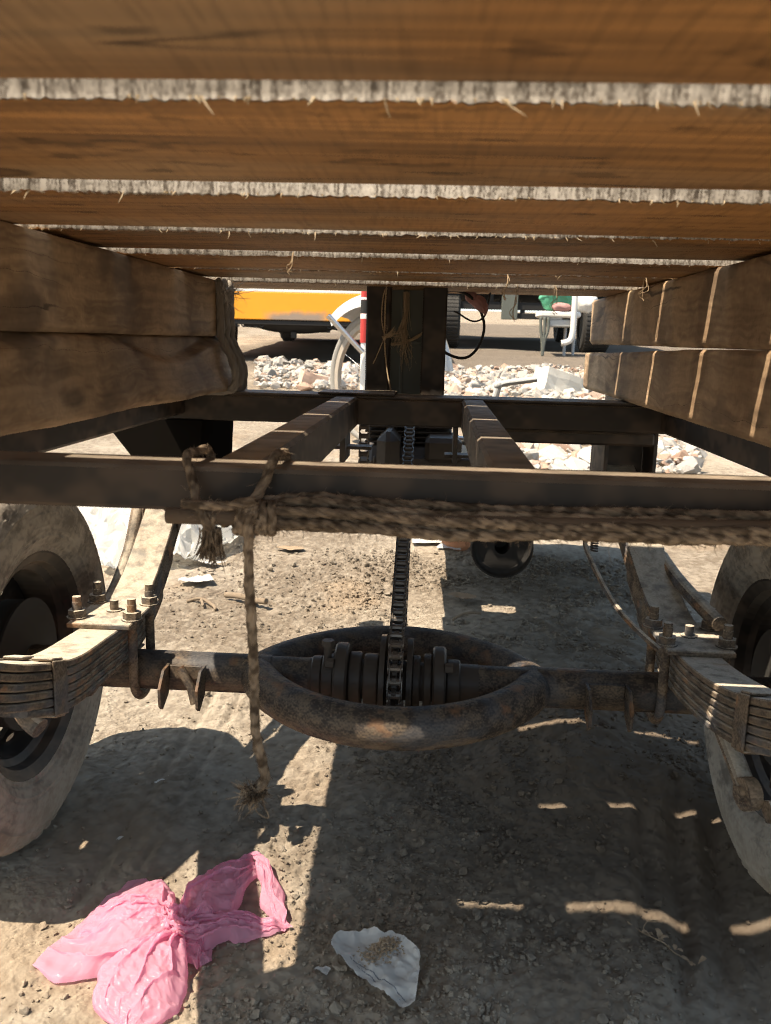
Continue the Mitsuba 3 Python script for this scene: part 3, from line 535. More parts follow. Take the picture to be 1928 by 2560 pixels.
# ------------------------------------------------------------------ wheels
RT = 0.292
def tyre():
    w = np.array([-.052, -.060, -.069, -.075, -.0755, -.072, -.066, -.058, -.042, -.02, 0]); r = np.array([.172, .180, .197, .220, .238, .257, .272, .282, .2885, .2915, RT])
    w = np.r_[w, -w[-2::-1]]; r = np.r_[r, r[-2::-1]]
    tt = np.r_[0, np.cumsum(np.hypot(np.diff(w), np.diff(r)))]; f = CubicSpline(tt, np.c_[w, r]); t = np.linspace(0, tt[-1], 200); pr = f(t); na = 260
    a = np.arange(na) * 2 * np.pi / na; W, A = np.meshgrid(pr[:, 0], a, indexing='ij'); R = np.repeat(pr[:, 1:2], na, 1).copy()
    tread = R > 0.277
    zig = 0.006 * np.abs(((A * 24 / np.pi) % 2) - 1)
    groove = ((np.abs(np.abs(W) - 0.022 - zig) < 0.0036) | (np.abs(W + zig - 0.003) < 0.003)) & tread
    lug = (np.abs(W) > 0.040) & (R > 0.266) & ((((A * 60 / (2 * np.pi)) + np.abs(W) * 12) % 1) < 0.26)
    R = R - 0.006 * groove - 0.0045 * lug
    side_ = R < 0.27
    R2 = R
    W2 = W + np.sign(W) * side_ * (0.0022 * np.exp(-((R - 0.203) / 0.0022) ** 2) + 0.0016 * np.exp(-((R - 0.212) / 0.0015) ** 2) + 0.0020 * np.exp(-((R - 0.256) / 0.0022) ** 2) - 0.0022 * np.exp(-((R - 0.187) / 0.0018) ** 2) + 0.0007 * (np.sin(A * 150) > 0) * (np.abs(R - 0.2635) < 0.005))
    emb = side_ & (np.abs(R - 0.232) < 0.011) & (np.abs(W) > 0.05) & ((A % 1.2566) < 0.48) & (((A * 30) % 1) < 0.62) & ((np.abs(R - 0.232) > 0.0075) | (((A * 30) % 1) < 0.2) | (meshkit.noise(np.stack([np.floor(A * 30), np.floor(R * 260), np.zeros_like(A)], -1)) > 0.66))
    W2 = W2 + np.sign(W) * 0.0013 * emb
    V = np.stack([W2, R2 * np.cos(A), R2 * np.sin(A)], -1); i, j = np.meshgrid(np.arange(len(pr) - 1), np.arange(na), indexing='ij')
    q = np.stack([i * na + j, i * na + (j + 1) % na, (i + 1) * na + (j + 1) % na, (i + 1) * na + j], -1).reshape(-1, 4)
    V = V.reshape(-1, 3); flat = V[:, 2] < -RT + 0.012
    V[flat, 0] *= 1.06; V[:, 2] = np.maximum(V[:, 2], -RT + 0.004)
    m = trimesh.Trimesh(V, np.vstack([q[:, [0, 1, 2]], q[:, [0, 2, 3]]]), process=False)
    return m
TY = tyre(); n0 = np.array(TY.face_normals); c0 = np.array(TY.triangles_center); rad = np.hypot(c0[:, 1], c0[:, 2])
if (n0[rad > 0.285][:, 1] * c0[rad > 0.285][:, 1]).mean() < 0: TY.faces = np.array(TY.faces)[:, ::-1]
rimm = lathe([(-.060, .181), (-.057, .1815), (-.052, .176), (-.050, .168), (-.036, .165), (-.030, .152), (.028, .150), (.034, .165), (.050, .168), (.057, .1815), (.054, .170), (.040, .160), (.032, .147), (-.028, .148), (-.036, .158), (-.050, .163), (-.058, .176), (-.060, .181)], 72)
dp = Point(0, 0).buffer(0.1475, 48)
for k in range(10): dp = dp.difference(Point(0.118 * math.cos(k * 0.628 + 0.2), 0.118 * math.sin(k * 0.628 + 0.2)).buffer(0.0135))
dsk = rotm(trimesh.creation.extrude_polygon(dp, 0.006, engine='earcut'), math.pi / 2, [0, 1, 0])
drum = lathe([(-.040, 0.0), (-.040, .092), (-.030, .100), (-.004, .100), (0.0, .094), (0.012, .090), (0.012, 0.0)], 56)
back = lathe([(-.050, 0.0), (-.050, .030), (-.046, .075), (-.044, .104), (-.040, .104), (-.040, 0.0)], 56)
for side, xc, lab in ((-1, -0.672, 'left rear wheel, dusty tyre'), (1, 0.572, 'right rear wheel in the shade')):
    wk = numbered(TRI + '__wheel')
    def place(m):
        m = m.copy()
        if side > 0: m = rotm(m, math.pi, [0, 0, 1])
        m.apply_transform(trimesh.transformations.rotation_matrix(0.0, [0, 1, 0])); return move(m, xc, AY, AZ)
    def flip(m): m = m.copy(); m.vertices = np.array(m.vertices) * [-1, 1, 1]; m.faces = np.array(m.faces)[:, ::-1]; return m
    # meshes are made with -x as the outer... the inner side of the left wheel faces +x
    add('tyre', place(TY), 'rubber', True, wk); add('rim', place(flip(rimm)), 'steel', 30, wk)
    add('disc', place(flip(move(dsk, 0.022, 0, 0))), 'steel', 30, wk)
    add('brake_drum', place(flip(move(drum, 0.0, 0, 0))), 'black_rubber', 30, wk); add('back_plate', place(flip(back)), 'black_rubber', 30, wk)
    labels[wk] = {'label': lab}

# ------------------------------------------------------------------ rope, stick and lashing
tag(add('wooden_stick', tube(resample([[-0.199, 0.638, 0.6725], [-0.12, 0.636, 0.6735], [0.10, 0.636, 0.6765], [0.45, 0.640, 0.683]], 0.01), 0.0062, 14), 'dark_wood', True),
    'round wooden stick tied along the rear crossbeam with rope', 'stick')
ropes = []
for k, (za, zm, zb, yy) in enumerate(((0.689, 0.6845, 0.6865, 0.650), (0.686, 0.6805, 0.6825, 0.640), (0.681, 0.6755, 0.678, 0.631), (0.6765, 0.670, 0.674, 0.634), (0.668, 0.6655, 0.671, 0.640), (0.685, 0.677, 0.680, 0.652), (0.672, 0.6685, 0.6725, 0.629))):
    P = [[-0.128, yy, za - 0.004], [-0.09, yy - 0.001, za], [0.02, yy - 0.002, zm], [0.16, yy - 0.001, 0.5 * (zm + zb)], [0.30, yy, zb], [0.50, yy + 0.002, zb + 0.004]]
    ropes.append(rope_mesh(P, 0.0040, hair=420, seed=20 + k, wob=0.0016))
# loops over the beam and the hitch round stick
ropes.append(rope_mesh([[-0.165, 0.632, 0.664], [-0.168, 0.628, 0.672], [-0.176, 0.640, 0.682], [-0.184, 0.652, 0.70], [-0.1885, 0.658, 0.7125], [-0.189, 0.690, 0.7145], [-0.188, 0.722, 0.710], [-0.184, 0.724, 0.68], [-0.175, 0.700, 0.664], [-0.16, 0.660, 0.663]], 0.0039, hair=90, seed=31, smooth='cubic'))
ropes.append(rope_mesh([[-0.138, 0.634, 0.661], [-0.140, 0.626, 0.672], [-0.135, 0.640, 0.684], [-0.127, 0.654, 0.70], [-0.1225, 0.659, 0.7135], [-0.122, 0.690, 0.7145], [-0.123, 0.722, 0.708], [-0.128, 0.722, 0.678], [-0.132, 0.690, 0.663], [-0.135, 0.650, 0.660]], 0.0041, hair=90, seed=32, smooth='cubic'))
for k in range(5):
    x = -0.145 + 0.006 * k; a = np.linspace(0, 6.9, 22); ropes.append(rope_mesh(np.stack([x + 0.004 * np.sin(a * 0.7 + k), 0.636 + 0.0105 * np.cos(a + k), 0.6735 + 0.0105 * np.sin(a + k)], 1), 0.0036, hair=40, seed=40 + k))
ropes.append(rope_mesh([[-0.185, 0.630, 0.683], [-0.168, 0.628, 0.683], [-0.150, 0.626, 0.684], [-0.13, 0.628, 0.688]], 0.0038, hair=60, seed=50))
ropes.append(rope_mesh([[-0.134, 0.627, 0.680], [-0.134, 0.625, 0.668], [-0.134, 0.627, 0.64], [-0.1335, 0.628, 0.60], [-0.1318, 0.629, 0.563], [-0.1308, 0.629, 0.527], [-0.128, 0.629, 0.495], [-0.1235, 0.629, 0.478], [-0.1225, 0.629, 0.466], [-0.1265, 0.629, 0.457], [-0.131, 0.629, 0.453]], 0.0040, hair=260, seed=51, wob=0.0008))
rk = add('rope', cat(*ropes), 'rope', True); tag(rk, 'coarse brown rope wound along the rear crossbeam with its tail hanging down', 'rope')
def tuft(c, d, n, L, spread, r, seed, bend=0.3):
    g = np.random.default_rng(seed); ms = []; d = np.asarray(d, float)
    for _ in range(n):
        v = d + g.normal(0, spread, 3); l = L * g.uniform(0.5, 1.1); w = g.normal(0, bend, 3)
        p0 = np.asarray(c) + g.normal(0, r, 3) * [1, 1, 0.3]; ms.append(tube([p0, p0 + v * l * 0.4, p0 + (v + w * 0.6) * l * 0.75, p0 + (v + w) * l], [0.0007, 0.0006, 0.0005, 0.0002], 4, False))
    return cat(*ms)
add('frayed_end', cat(tuft([-0.131, 0.629, 0.455], [-0.3, 0, -0.6], 340, 0.0062, 0.7, 0.0034, 61, 0.9), tube(resample([[-0.128, 0.627, 0.448], [-0.122, 0.627, 0.441], [-0.120, 0.627, 0.434], [-0.124, 0.627, 0.435], [-0.1275, 0.627, 0.445]], 0.001, 'cubic'), 0.0005, 5)), 'rope', True, rk)
add('tassel', cat(tuft([-0.165, 0.634, 0.664], [0, 0, -1], 220, 0.024, 0.12, 0.0032, 62, 0.15), rope_mesh([[-0.163, 0.633, 0.676], [-0.165, 0.633, 0.664], [-0.1655, 0.633, 0.652]], 0.0042, hair=20, seed=63)), 'rope', True, rk)
lash = []
for k, y in enumerate((1.598, 1.626, 1.654)):
    P = [[-0.400, y, 0.9035], [-0.3955, y - 0.002, 0.895], [-0.394, y, 0.85], [-0.3935, y, 0.81], [-0.3755, y + 0.004, 0.765], [-0.369, y + 0.006, 0.735], [-0.376, y + 0.003, 0.7085], [-0.42, y, 0.7055]]
    P = np.array(P) + [0.004 + 0.002 * (k - 1), 0, 0]; lash.append(rope_mesh(P, 0.0075, hair=60, seed=70 + k, wob=0.0012))
lk = add('lashing', cat(*lash), 'grey_rope', True); tag(lk, 'grey rope lashing round the end of the left timbers', 'rope')
add('knot', cat(tuft([-0.386, 1.612, 0.884], [0.5, -0.3, -0.2], 90, 0.030, 0.5, 0.006, 75, 0.5), rope_mesh([[-0.398, 1.61, 0.895], [-0.388, 1.60, 0.885], [-0.386, 1.61, 0.872], [-0.392, 1.62, 0.88], [-0.384, 1.615, 0.888], [-0.376, 1.61, 0.880]], 0.0055, hair=60, seed=76, smooth='cubic')), 'paper', True, lk); labels[[q for q in scene][-1]] = {'label': 'pale frayed knot at the top of the lashing'}

# twine and cable by the uprights
tw = [tube(resample([[-0.100, 1.698, 0.91], [-0.102, 1.697, 0.86], [-0.1015, 1.694, 0.81], [-0.098, 1.695, 0.77], [-0.086, 1.69, 0.71]], 0.004), 0.0016, 6),
      tube(resample([[-0.1015, 1.693, 0.812], [-0.112, 1.693, 0.785], [-0.122, 1.694, 0.762]], 0.004), 0.0010, 6), tube(resample([[-0.103, 1.695, 0.90], [-0.108, 1.694, 0.85], [-0.101, 1.693, 0.815]], 0.004), 0.0012, 6),
      tuft([-0.1005, 1.690, 0.812], [0.8, -0.2, 0.35], 26, 0.030, 0.16, 0.0015, 80, 0.2), move(trimesh.creation.icosphere(2, 0.004), -0.1015, 1.692, 0.811)]
tag(add('twine', cat(*tw), 'straw', True), 'thin brown twine knotted on the left upright post', 'twine')
tw = [tuft([-0.066, 1.77, 0.90], [0.02, -0.1, -1], 30, 0.07, 0.05, 0.003, 81, 0.06), tuft([-0.066, 1.768, 0.85], [-0.25, -0.1, -1], 34, 0.062, 0.14, 0.003, 82, 0.10), tuft([-0.067, 1.768, 0.83], [0.15, -0.1, -1], 22, 0.075, 0.12, 0.003, 83, 0.15),
      tube(resample([[-0.125, 1.775, 0.797], [-0.08, 1.772, 0.800], [-0.03, 1.775, 0.822]], 0.004), 0.003, 8)]
tag(add('frayed_twine', cat(*tw), 'straw', True), 'frayed bunch of straw twine hanging between the uprights', 'twine')
cb = tube(resample([[0.015, 1.80, 0.905], [0.045, 1.82, 0.905], [0.075, 1.84, 0.885], [0.088, 1.85, 0.862], [0.0935, 1.85, 0.84], [0.090, 1.85, 0.815], [0.078, 1.85, 0.79], [0.058, 1.85, 0.775], [0.036, 1.85, 0.776], [0.015, 1.84, 0.785]], 0.004, 'cubic'), 0.0030, 10)
cb = cat(cb, tube(resample([[0.108, 1.85, 0.915], [0.099, 1.85, 0.88], [0.090, 1.85, 0.856], [0.075, 1.85, 0.849], [0.05, 1.85, 0.858], [0.03, 1.85, 0.868]], 0.004, 'cubic'), 0.0018, 8))
tag(add('cable', cb, 'black_rubber', True), 'black cable looping down beside the right upright post', 'cable')
def crumple(P, amp, freq, seed):
    P = P + 0
    for k in range(3): P[:, k] += amp * (meshkit.fbm(P * freq + k * 7.3, 3, seed + k) - 0.5) * 2
    return P
m = trimesh.creation.icosphere(4, 1.0); V = np.array(m.vertices); t = (V[:, 2] + 1) / 2; wd = 0.007 + 0.018 * t ** 0.8
V = np.stack([0.078 + (0.5 - t) * 0.035 + V[:, 0] * wd, 1.845 + V[:, 1] * wd * 0.8, 0.862 + t * 0.046], 1); m.vertices = crumple(V, 0.007, 70, 5)
tag(add('pink_cloth', m, 'pink_cloth', True), 'faded pink rag tied round the black cable', 'rag')

# ------------------------------------------------------------------ pink plastic bag
def sheet(poly, step, hfun, seed=0):
    import shapely
    from scipy.spatial import Delaunay
    pg = poly.buffer(0); g_ = np.random.default_rng(seed); x0, y0, x1, y1 = pg.bounds
    X, Y = np.meshgrid(np.arange(x0, x1 + step, step), np.arange(y0, y1 + step, step), indexing='ij')
    P = np.c_[X.ravel(), Y.ravel()] + g_.uniform(-0.3, 0.3, (X.size, 2)) * step
    P = P[shapely.contains_xy(pg.buffer(-0.5 * step), P[:, 0], P[:, 1])]
    edge = []
    for ring in [pg.exterior, *pg.interiors]:
        L = ring.length; edge += [ring.interpolate(t).coords[0] for t in np.arange(0, L, step * 0.8)]
    P = np.vstack([P, np.array(edge)]); F = Delaunay(P).simplices; c = P[F].mean(1)
    F = F[shapely.contains_xy(pg, c[:, 0], c[:, 1])]
    A, B, C = P[F[:, 0]], P[F[:, 1]], P[F[:, 2]]; neg = ((B - A)[:, 0] * (C - A)[:, 1] - (B - A)[:, 1] * (C - A)[:, 0]) < 0; F[neg] = F[neg][:, ::-1]
    d = shapely.distance(pg.boundary, shapely.points(P)); dx, z = hfun(P, d)
    return trimesh.Trimesh(np.c_[P + dx, z], F, process=False)
def smooth_ring(pts, r=0.006): return Polygon(pts).buffer(0).buffer(-r).buffer(2 * r).buffer(-r)
def lobe(e1, e2, nfold, amp, arch, z0, z1, seed, nu=90, nv=110, crush=0.004, power=1.0):
    """gathered film between two edges that run from the knot outwards; pleats narrow at the knot and open towards the free end"""
    def curve(P):
        P = np.asarray(P, float); t = np.linspace(0, 1, len(P)); return np.stack([PchipInterpolator(t, P[:, k])(np.linspace(0, 1, nu)) for k in range(2)], 1)
    A, B = curve(e1), curve(e2); u = np.linspace(0, 1, nu)[:, None]; v = np.linspace(0, 1, nv)[None]; o = np.zeros((nu, nv)) + seed * 3.7
    XY = A[:, None] * (1 - v[..., None]) + B[:, None] * v[..., None]
    N = lambda a_, b_, k, oc=2: meshkit.fbm(np.stack([u * a_ + 0 * v, v * b_ + 0 * u, o + k], -1), oc, seed + k)
    ph = v * nfold + 1.1 * (N(2.2, 2.0, 1) - 0.5) * nfold * 0.6 + 0.5 * (N(6, 5, 2) - 0.5)
    amps = 0.35 + 1.1 * meshkit.noise(np.stack([np.floor(ph), u * 2.5 + 0 * v, o], -1), seed)
    fold = (1 - np.abs(2 * (ph % 1) - 1)) ** 1.35 * amps
    ph2 = ph * 2.7 + 0.5 * N(5, 4, 3); fold2 = (1 - np.abs(2 * (ph2 % 1) - 1)) ** 1.5
    end = np.sqrt(np.clip(1 - u ** 6, 0, 1)); side = np.sqrt(np.clip(1 - (2 * v - 1) ** 8, 0, 1)) * 0.85 + 0.15
    h = z0 * (1 - u) ** 1.2 + z1 * u + arch * np.sin(np.pi * np.clip(u, 0, 1) ** 0.8) * (1 - (2 * v - 1) ** 2) ** 0.7
    cr = 1 - np.abs(2 * N(9, 8, 5, 3) - 1); cr2 = 1 - np.abs(2 * N(26, 20, 6, 2) - 1)
    h = h + (amp * fold + 0.35 * amp * fold2) * (0.35 + 0.65 * np.exp(-u * 1.2)) + crush * cr ** 2 + 0.45 * crush * cr2 ** 2
    h = np.maximum(0.72 * h * (0.3 + 0.7 * end) * side, 0.0015)
    d = np.gradient(XY, axis=1); d /= np.linalg.norm(d, axis=-1, keepdims=True) + 1e-9
    XY = XY + d * (amp * 0.5 * np.sin(ph * 2 * np.pi) * (1 - 0.5 * u))[..., None] + 0.016 * (np.stack([N(5, 4, 7), N(5, 4, 8)], -1) - 0.5)
    XY[-1] += 0.004 * (np.stack([N(3, 14, 9), N(3, 14, 10)], -1)[-1] - 0.5)
    V = np.concatenate([XY, (ground_z(XY[..., 0], XY[..., 1]) + 0.0025 + h)[..., None]], -1).reshape(-1, 3)
    i, j = np.meshgrid(np.arange(nu - 1), np.arange(nv - 1), indexing='ij'); q = np.stack([i * nv + j, i * nv + j + 1, (i + 1) * nv + j + 1, (i + 1) * nv + j], -1).reshape(-1, 4)
    return trimesh.Trimesh(V, np.vstack([q[:, [0, 1, 2]], q[:, [0, 2, 3]]]), process=False)
bag = [lobe([(-.322, 1.050), (-.345, 1.105), (-.372, 1.142), (-.400, 1.160), (-.434, 1.170)], [(-.335, 1.020), (-.365, .985), (-.404, .968), (-.450, .962), (-.499, .974)], 4, .013, .022, .034, .004, 3, crush=.005),
       lobe([(-.335, 1.030), (-.372, .995), (-.402, .958), (-.396, .922), (-.365, .892)], [(-.310, 1.025), (-.300, .995), (-.291, .955), (-.292, .918), (-.318, .890)], 5, .012, .024, .034, .005, 11, crush=.006),
       lobe([(-.330, 1.050), (-.338, 1.125), (-.316, 1.166), (-.288, 1.208), (-.262, 1.247)], [(-.312, 1.030), (-.285, 1.045), (-.262, 1.085), (-.256, 1.135), (-.246, 1.195)], 3.5, .012, .020, .034, .012, 17, crush=.005),
       lobe([(-.266, 1.246), (-.236, 1.226), (-.207, 1.172), (-.190, 1.120), (-.178, 1.084)], [(-.252, 1.195), (-.242, 1.180), (-.229, 1.140), (-.214, 1.105), (-.192, 1.078)], 2, .006, .010, .014, .006, 23, nv=40, crush=.003),
       lobe([(-.315, 1.062), (-.282, 1.078), (-.250, 1.084), (-.215, 1.092), (-.180, 1.090)], [(-.308, 1.012), (-.284, 1.022), (-.256, 1.046), (-.226, 1.056), (-.186, 1.074)], 5, .009, .012, .034, .006, 29, nv=70, crush=.004),
       lobe([(-.345, 1.075), (-.370, 1.085), (-.395, 1.095), (-.420, 1.110), (-.440, 1.125)], [(-.335, 1.035), (-.368, 1.040), (-.400, 1.030), (-.432, 1.020), (-.462, 1.020)], 4, .010, .018, .045, .020, 37, nv=70, crush=.005),
       lobe([(-.340, 1.075), (-.325, 1.080), (-.300, 1.080), (-.282, 1.092), (-.268, 1.110)], [(-.338, 1.010), (-.318, 1.000), (-.296, 1.006), (-.285, .998), (-.275, 1.010)], 7, .012, .014, .044, .004, 43, nv=90, crush=.006)]
tag(add('plastic_bag', cat(*bag), 'pink_film', True), 'crumpled pink plastic carrier bag lying on the soil', 'plastic bag')
# paper wrapper with soil on it
PAP = [(-.113, 1.054), (-.105, 1.068), (-.085, 1.070), (-.064, 1.076), (-.05, 1.070), (-.032, 1.074), (-.012, 1.054), (.004, 1.038), (.006, 1.01), (.003, .989), (.001, .951), (-.006, .946), (-.013, .939), (-.03, .955), (-.056, .976), (-.089, 1.005), (-.113, 1.032)]
def pap_h(P, d):
    o = np.zeros(len(P)); n = lambda s, k: meshkit.fbm(np.c_[P * s, o], 3, k)
    rag = 0.004 * (np.c_[n(70, 1), n(70, 2)] - 0.5) * np.exp(-d / 0.01)[:, None]
    return rag, ground_z(P[:, 0], P[:, 1]) + 0.006 + 0.016 * (1 - np.abs(2 * n(11, 3) - 1)) * 0.6 + 0.006 * (n(45, 4) - 0.3) + 0.010 * np.exp(-d / 0.012) * n(15, 5)
pk = add('wrapper', sheet(Polygon(PAP), 0.0024, pap_h), 'paper', True); tag(pk, 'torn white plastic wrapper with a small heap of soil on it', 'wrapper')
def strip(a, b, w):
    a, b = np.array(a), np.array(b); t = np.linspace(0, 1, 60)[:, None]; C = a + (b - a) * t; nrm = np.array([-(b - a)[1], (b - a)[0]]); nrm /= np.linalg.norm(nrm)
    A, B = C - nrm * w, C + nrm * w; V = []
    for P in (A, B):
        d = np.full(len(P), 0.03); _, z = pap_h(P, d); V.append(np.c_[P, z + 0.0012])
    V = np.vstack(V); n = len(C); i = np.arange(n - 1); return trimesh.Trimesh(V, np.vstack([np.stack([i, i + 1, i + n], 1), np.stack([i + 1, i + n + 1, i + n], 1)]), process=False)
add('printed_line', cat(strip((-.100, 1.028), (-.012, .952), 0.0007), strip((-.094, 1.030), (-.008, .956), 0.0007)), 'ink', True, pk)
ms = []
for _ in range(420):
    u = rng.normal(0, 1, 2) * [0.015, 0.008]; p = np.array([-0.044, 1.040]) + [u[0] * 0.9 - u[1] * 0.5, u[0] * 0.55 + u[1]]
    if not Polygon(PAP).contains(Point(p)): continue
    hgt = 0.016 * math.exp(-(u[0] / 0.018) ** 2 - (u[1] / 0.010) ** 2); z = pap_h(p[None], np.array([0.03]))[1][0] + hgt * rng.random()
    ms.append(move(chunk(rng, rng.uniform(0.0012, 0.0032), 9), p[0], p[1], z + 0.002))
add('soil_heap', cat(*ms), 'dirt', False, pk); labels[[q for q in scene][-1]] = {'kind': 'stuff', 'label': 'small heap of brown soil'}
def scrap(name, x, y, s, bsdf, label, c, seed, group=None, curl=0.4):
    g = np.random.default_rng(seed); a = np.sort(g.uniform(0, 6.28, 9)); r = g.uniform(0.55, 1.0, 9) * s
    pg = Polygon(np.c_[x + r * np.cos(a) * 1.3, y + r * np.sin(a)]).buffer(0)
    if pg.geom_type != 'Polygon': pg = max(pg.geoms, key=lambda q: q.area)
    def h(P, d):
        o = np.full(len(P), seed * 1.0); n = meshkit.fbm(np.c_[P * (0.6 / s), o], 3, seed)
        return np.zeros_like(P), ground_z(P[:, 0], P[:, 1]) + 0.003 + curl * s * (1 - np.abs(2 * n - 1))
    tag(add(name, sheet(pg, s / 7, h), bsdf, True), label, c, group)
scrap('paper_scrap', -0.119, 1.006, 0.011, 'paper', 'small torn white scrap beside the soil covered wrapper', 'paper scrap', 3)
scrap('paper_scrap', -0.728, 2.60, 0.05, 'paper', 'white folded scrap on sunlit ground beyond the left tyre, nearer of two', 'paper scrap', 4)
scrap('paper_scrap', -0.744, 2.80, 0.055, 'paper', 'white folded scrap on sunlit ground beyond the left tyre, farther of two', 'paper scrap', 5)
scrap('paper_scrap', -0.474, 1.448, 0.010, 'paper', 'tiny white scrap on shaded soil beside the left tyre', 'paper scrap', 6)
scrap('paper_scrap', -0.49, 1.278, 0.007, 'paper', 'tiny white chip on dark soil above the pink bag', 'paper scrap', 7)
scrap('dry_leaf', -0.50, 3.0, 0.055, 'dry_leaf', 'dry brown leaf lying on the sunlit ground behind the hanging rope', 'leaf', 8, curl=0.25)
scrap('dry_leaf', 0.088, 2.525, 0.055, 'dry_leaf', 'curled grey brown leaf on the ground right of the drive chain', 'leaf', 9, curl=0.5)
for k, (x, y, s, lb) in enumerate(((-0.02, 3.17, 0.10, 'pale torn sheet on the ground left of the orange stone'), (0.06, 3.10, 0.07, 'grey torn sheet on the ground just in front of the orange stone'))):
    scrap('torn_sheet', x, y, s, 'paper' if k == 0 else 'grey_paint', lb, 'torn sheet', 12 + k, curl=0.12)
# clear plastic sheeting left
for (pl, lb, sd) in (([(-1.45, 3.6), (-1.0, 3.65), (-0.70, 3.35), (-0.68, 2.98), (-0.80, 2.74), (-0.95, 2.70), (-1.02, 2.60), (-1.2, 2.9), (-1.45, 3.2)], 'crumpled clear plastic sheeting on the ground behind the left spring', 3),):
    def ph(P, d):
        o = np.zeros(len(P)); n = meshkit.fbm(np.c_[P * 6, o], 3, sd); n2 = meshkit.fbm(np.c_[P * 20, o], 3, sd + 1)
        return 0.05 * (np.c_[n, n2] - 0.5), ground_z(P[:, 0], P[:, 1]) + 0.012 + 0.13 * np.clip(d / 0.15, 0.05, 1) * (1 - np.abs(2 * n - 1)) + 0.05 * (1 - np.abs(2 * n2 - 1)) ** 2
    tag(add('plastic_sheet', sheet(Polygon(pl), 0.014, ph), 'clear_film', 25), lb, 'plastic sheet')

# ------------------------------------------------------------------ stones, sticks, clods
m = trimesh.creation.icosphere(4, 0.062); V = np.array(m.vertices); V *= (0.75 + 0.5 * meshkit.fbm(V * 18 + 3, 3, 2))[:, None] * [1.0, 0.8, 0.95]; m.vertices = V
tag(add('orange_stone', move(m, 0.10, 3.11, float(ground_z(0.1, 3.11)) + 0.045), 'brick', 20), 'orange brown brick stone on the ground left of the muffler', 'stone')
tag(add('stick', cat(tube(resample([[-0.60, 2.47, 0.052], [-0.55, 2.44, 0.058], [-0.50, 2.42, 0.055], [-0.465, 2.40, 0.06]], 0.01), [0.008] * 1, 8) if False else tube(resample([[-0.60, 2.47, 0.055], [-0.55, 2.44, 0.062], [-0.50, 2.42, 0.058], [-0.465, 2.40, 0.062]], 0.01), 0.009, 8)), 'twig_wood', True), 'bent dry stick on the sunlit ground behind the hanging rope', 'stick')
tag(add('twig', cat(tube(resample([[-0.70, 2.41, 0.048], [-0.665, 2.42, 0.056], [-0.62, 2.39, 0.048], [-0.60, 2.35, 0.048]], 0.008), 0.005, 6), tube([[-0.66, 2.42, 0.055], [-0.64, 2.37, 0.05]], 0.004, 6)), 'twig_wood', True), 'thin curved twig on the sunlit ground beside the left tyre', 'twig')
tag(add('twig', tube(resample([[0.07, 2.36, 0.043], [0.11, 2.39, 0.056], [0.15, 2.41, 0.05]], 0.008), 0.004, 6), 'twig_wood', True), 'short dark twig on the ground right of the drive chain', 'twig')
def small_leaf(p, L, ang, lift, sd):
    t = np.linspace(0, 1, 7); w = 0.32 * L * np.sin(np.pi * t ** 0.8) * (1 + 0.25 * np.sin(t * 9 + sd)); z = lift * np.sin(t * 2.2) * L; V = []
    for k in range(7):
        for sgn in (-1, 0, 1): V.append([t[k] * L, sgn * w[k], z[k] + 0.35 * w[k] * abs(sgn) * (1 if sd % 2 else -0.4)])
    q = np.array([[3 * a + b, 3 * a + 3 + b, 3 * a + 4 + b, 3 * a + 1 + b] for a in range(6) for b in range(2)]); m = trimesh.Trimesh(np.array(V), np.vstack([q[:, [0, 1, 2]], q[:, [0, 2, 3]]]), process=False)
    m = rotm(m, ang, [0, 0, 1]); return move(m, *p)
WP = np.array([[0.30, 1.138, 0.0], [0.322, 1.128, 0], [0.342, 1.112, 0], [0.360, 1.106, 0], [0.384, 1.088, 0]]); WP[:, 2] = ground_z(WP[:, 0], WP[:, 1]) + 0.004
WR = resample(WP, 0.004); lv = []
for k in range(13):
    p = WR[rng.integers(2, len(WR))] + [rng.normal(0, 0.003), rng.normal(0, 0.003), 0.002]; lv.append(small_leaf(p, rng.uniform(0.006, 0.016), rng.uniform(0, 6.28), rng.uniform(0.1, 0.8), k))
tag(add('weed', cat(tube(WR, 0.0011, 6), tube(resample(np.array([WR[6], WR[6] + [0.010, 0.016, 0.006], WR[6] + [0.026, 0.022, 0.004]]), 0.004), 0.0008, 5), *lv), 'dry_leaf', True), 'withered little weed on the soil by the right wheel', 'weed')
# soil clods
nC = 90000; cx = rng.uniform(-0.85, 0.80, nC); cy = 0.84 + 2.2 * rng.random(nC) ** 1.5
dens = ss(0.42, 0.66, fb(cx, cy, 4.0, 2, 5) * 0.5 + fb(cx, cy, 11.0, 2, 31) * 0.5) * (0.12 + 0.88 * ss(-0.40, -0.05, cx)) + 0.05 + 0.5 * np.exp(-((cx - 0.3) / 0.25) ** 2 - ((cy - 1.65) / 0.3) ** 2) * fb(cx, cy, 16.0, 2, 33)
keep = rng.random(nC) < 0.8 * dens
cx, cy = cx[keep], cy[keep]; cz = ground_z(cx, cy); sz = np.clip(np.exp(rng.normal(math.log(0.0021), 0.55, len(cx))), 0.0009, 0.0100) * (1 + 0.3 * np.maximum(0, cy - 1.2))
protos = [chunk(np.random.default_rng(500 + k), 1.0, 16 if k < 4 else 9, 0.95) for k in range(8)]
vs, fs, at = [], [], 0
for x, y, z, s in zip(cx, cy, cz, sz):
    p = protos[rng.integers(0, 4)] if s > 0.004 else protos[rng.integers(4, 8)]
    v = np.asarray(p.vertices) * s; a = rng.uniform(0, 6.28); c_, s_ = math.cos(a), math.sin(a)
    v = v @ np.array([[c_, s_, 0], [-s_, c_, 0], [0, 0, 1]]) + [x, y, z + 0.45 * s]; vs.append(v); fs.append(np.asarray(p.faces) + at); at += len(v)
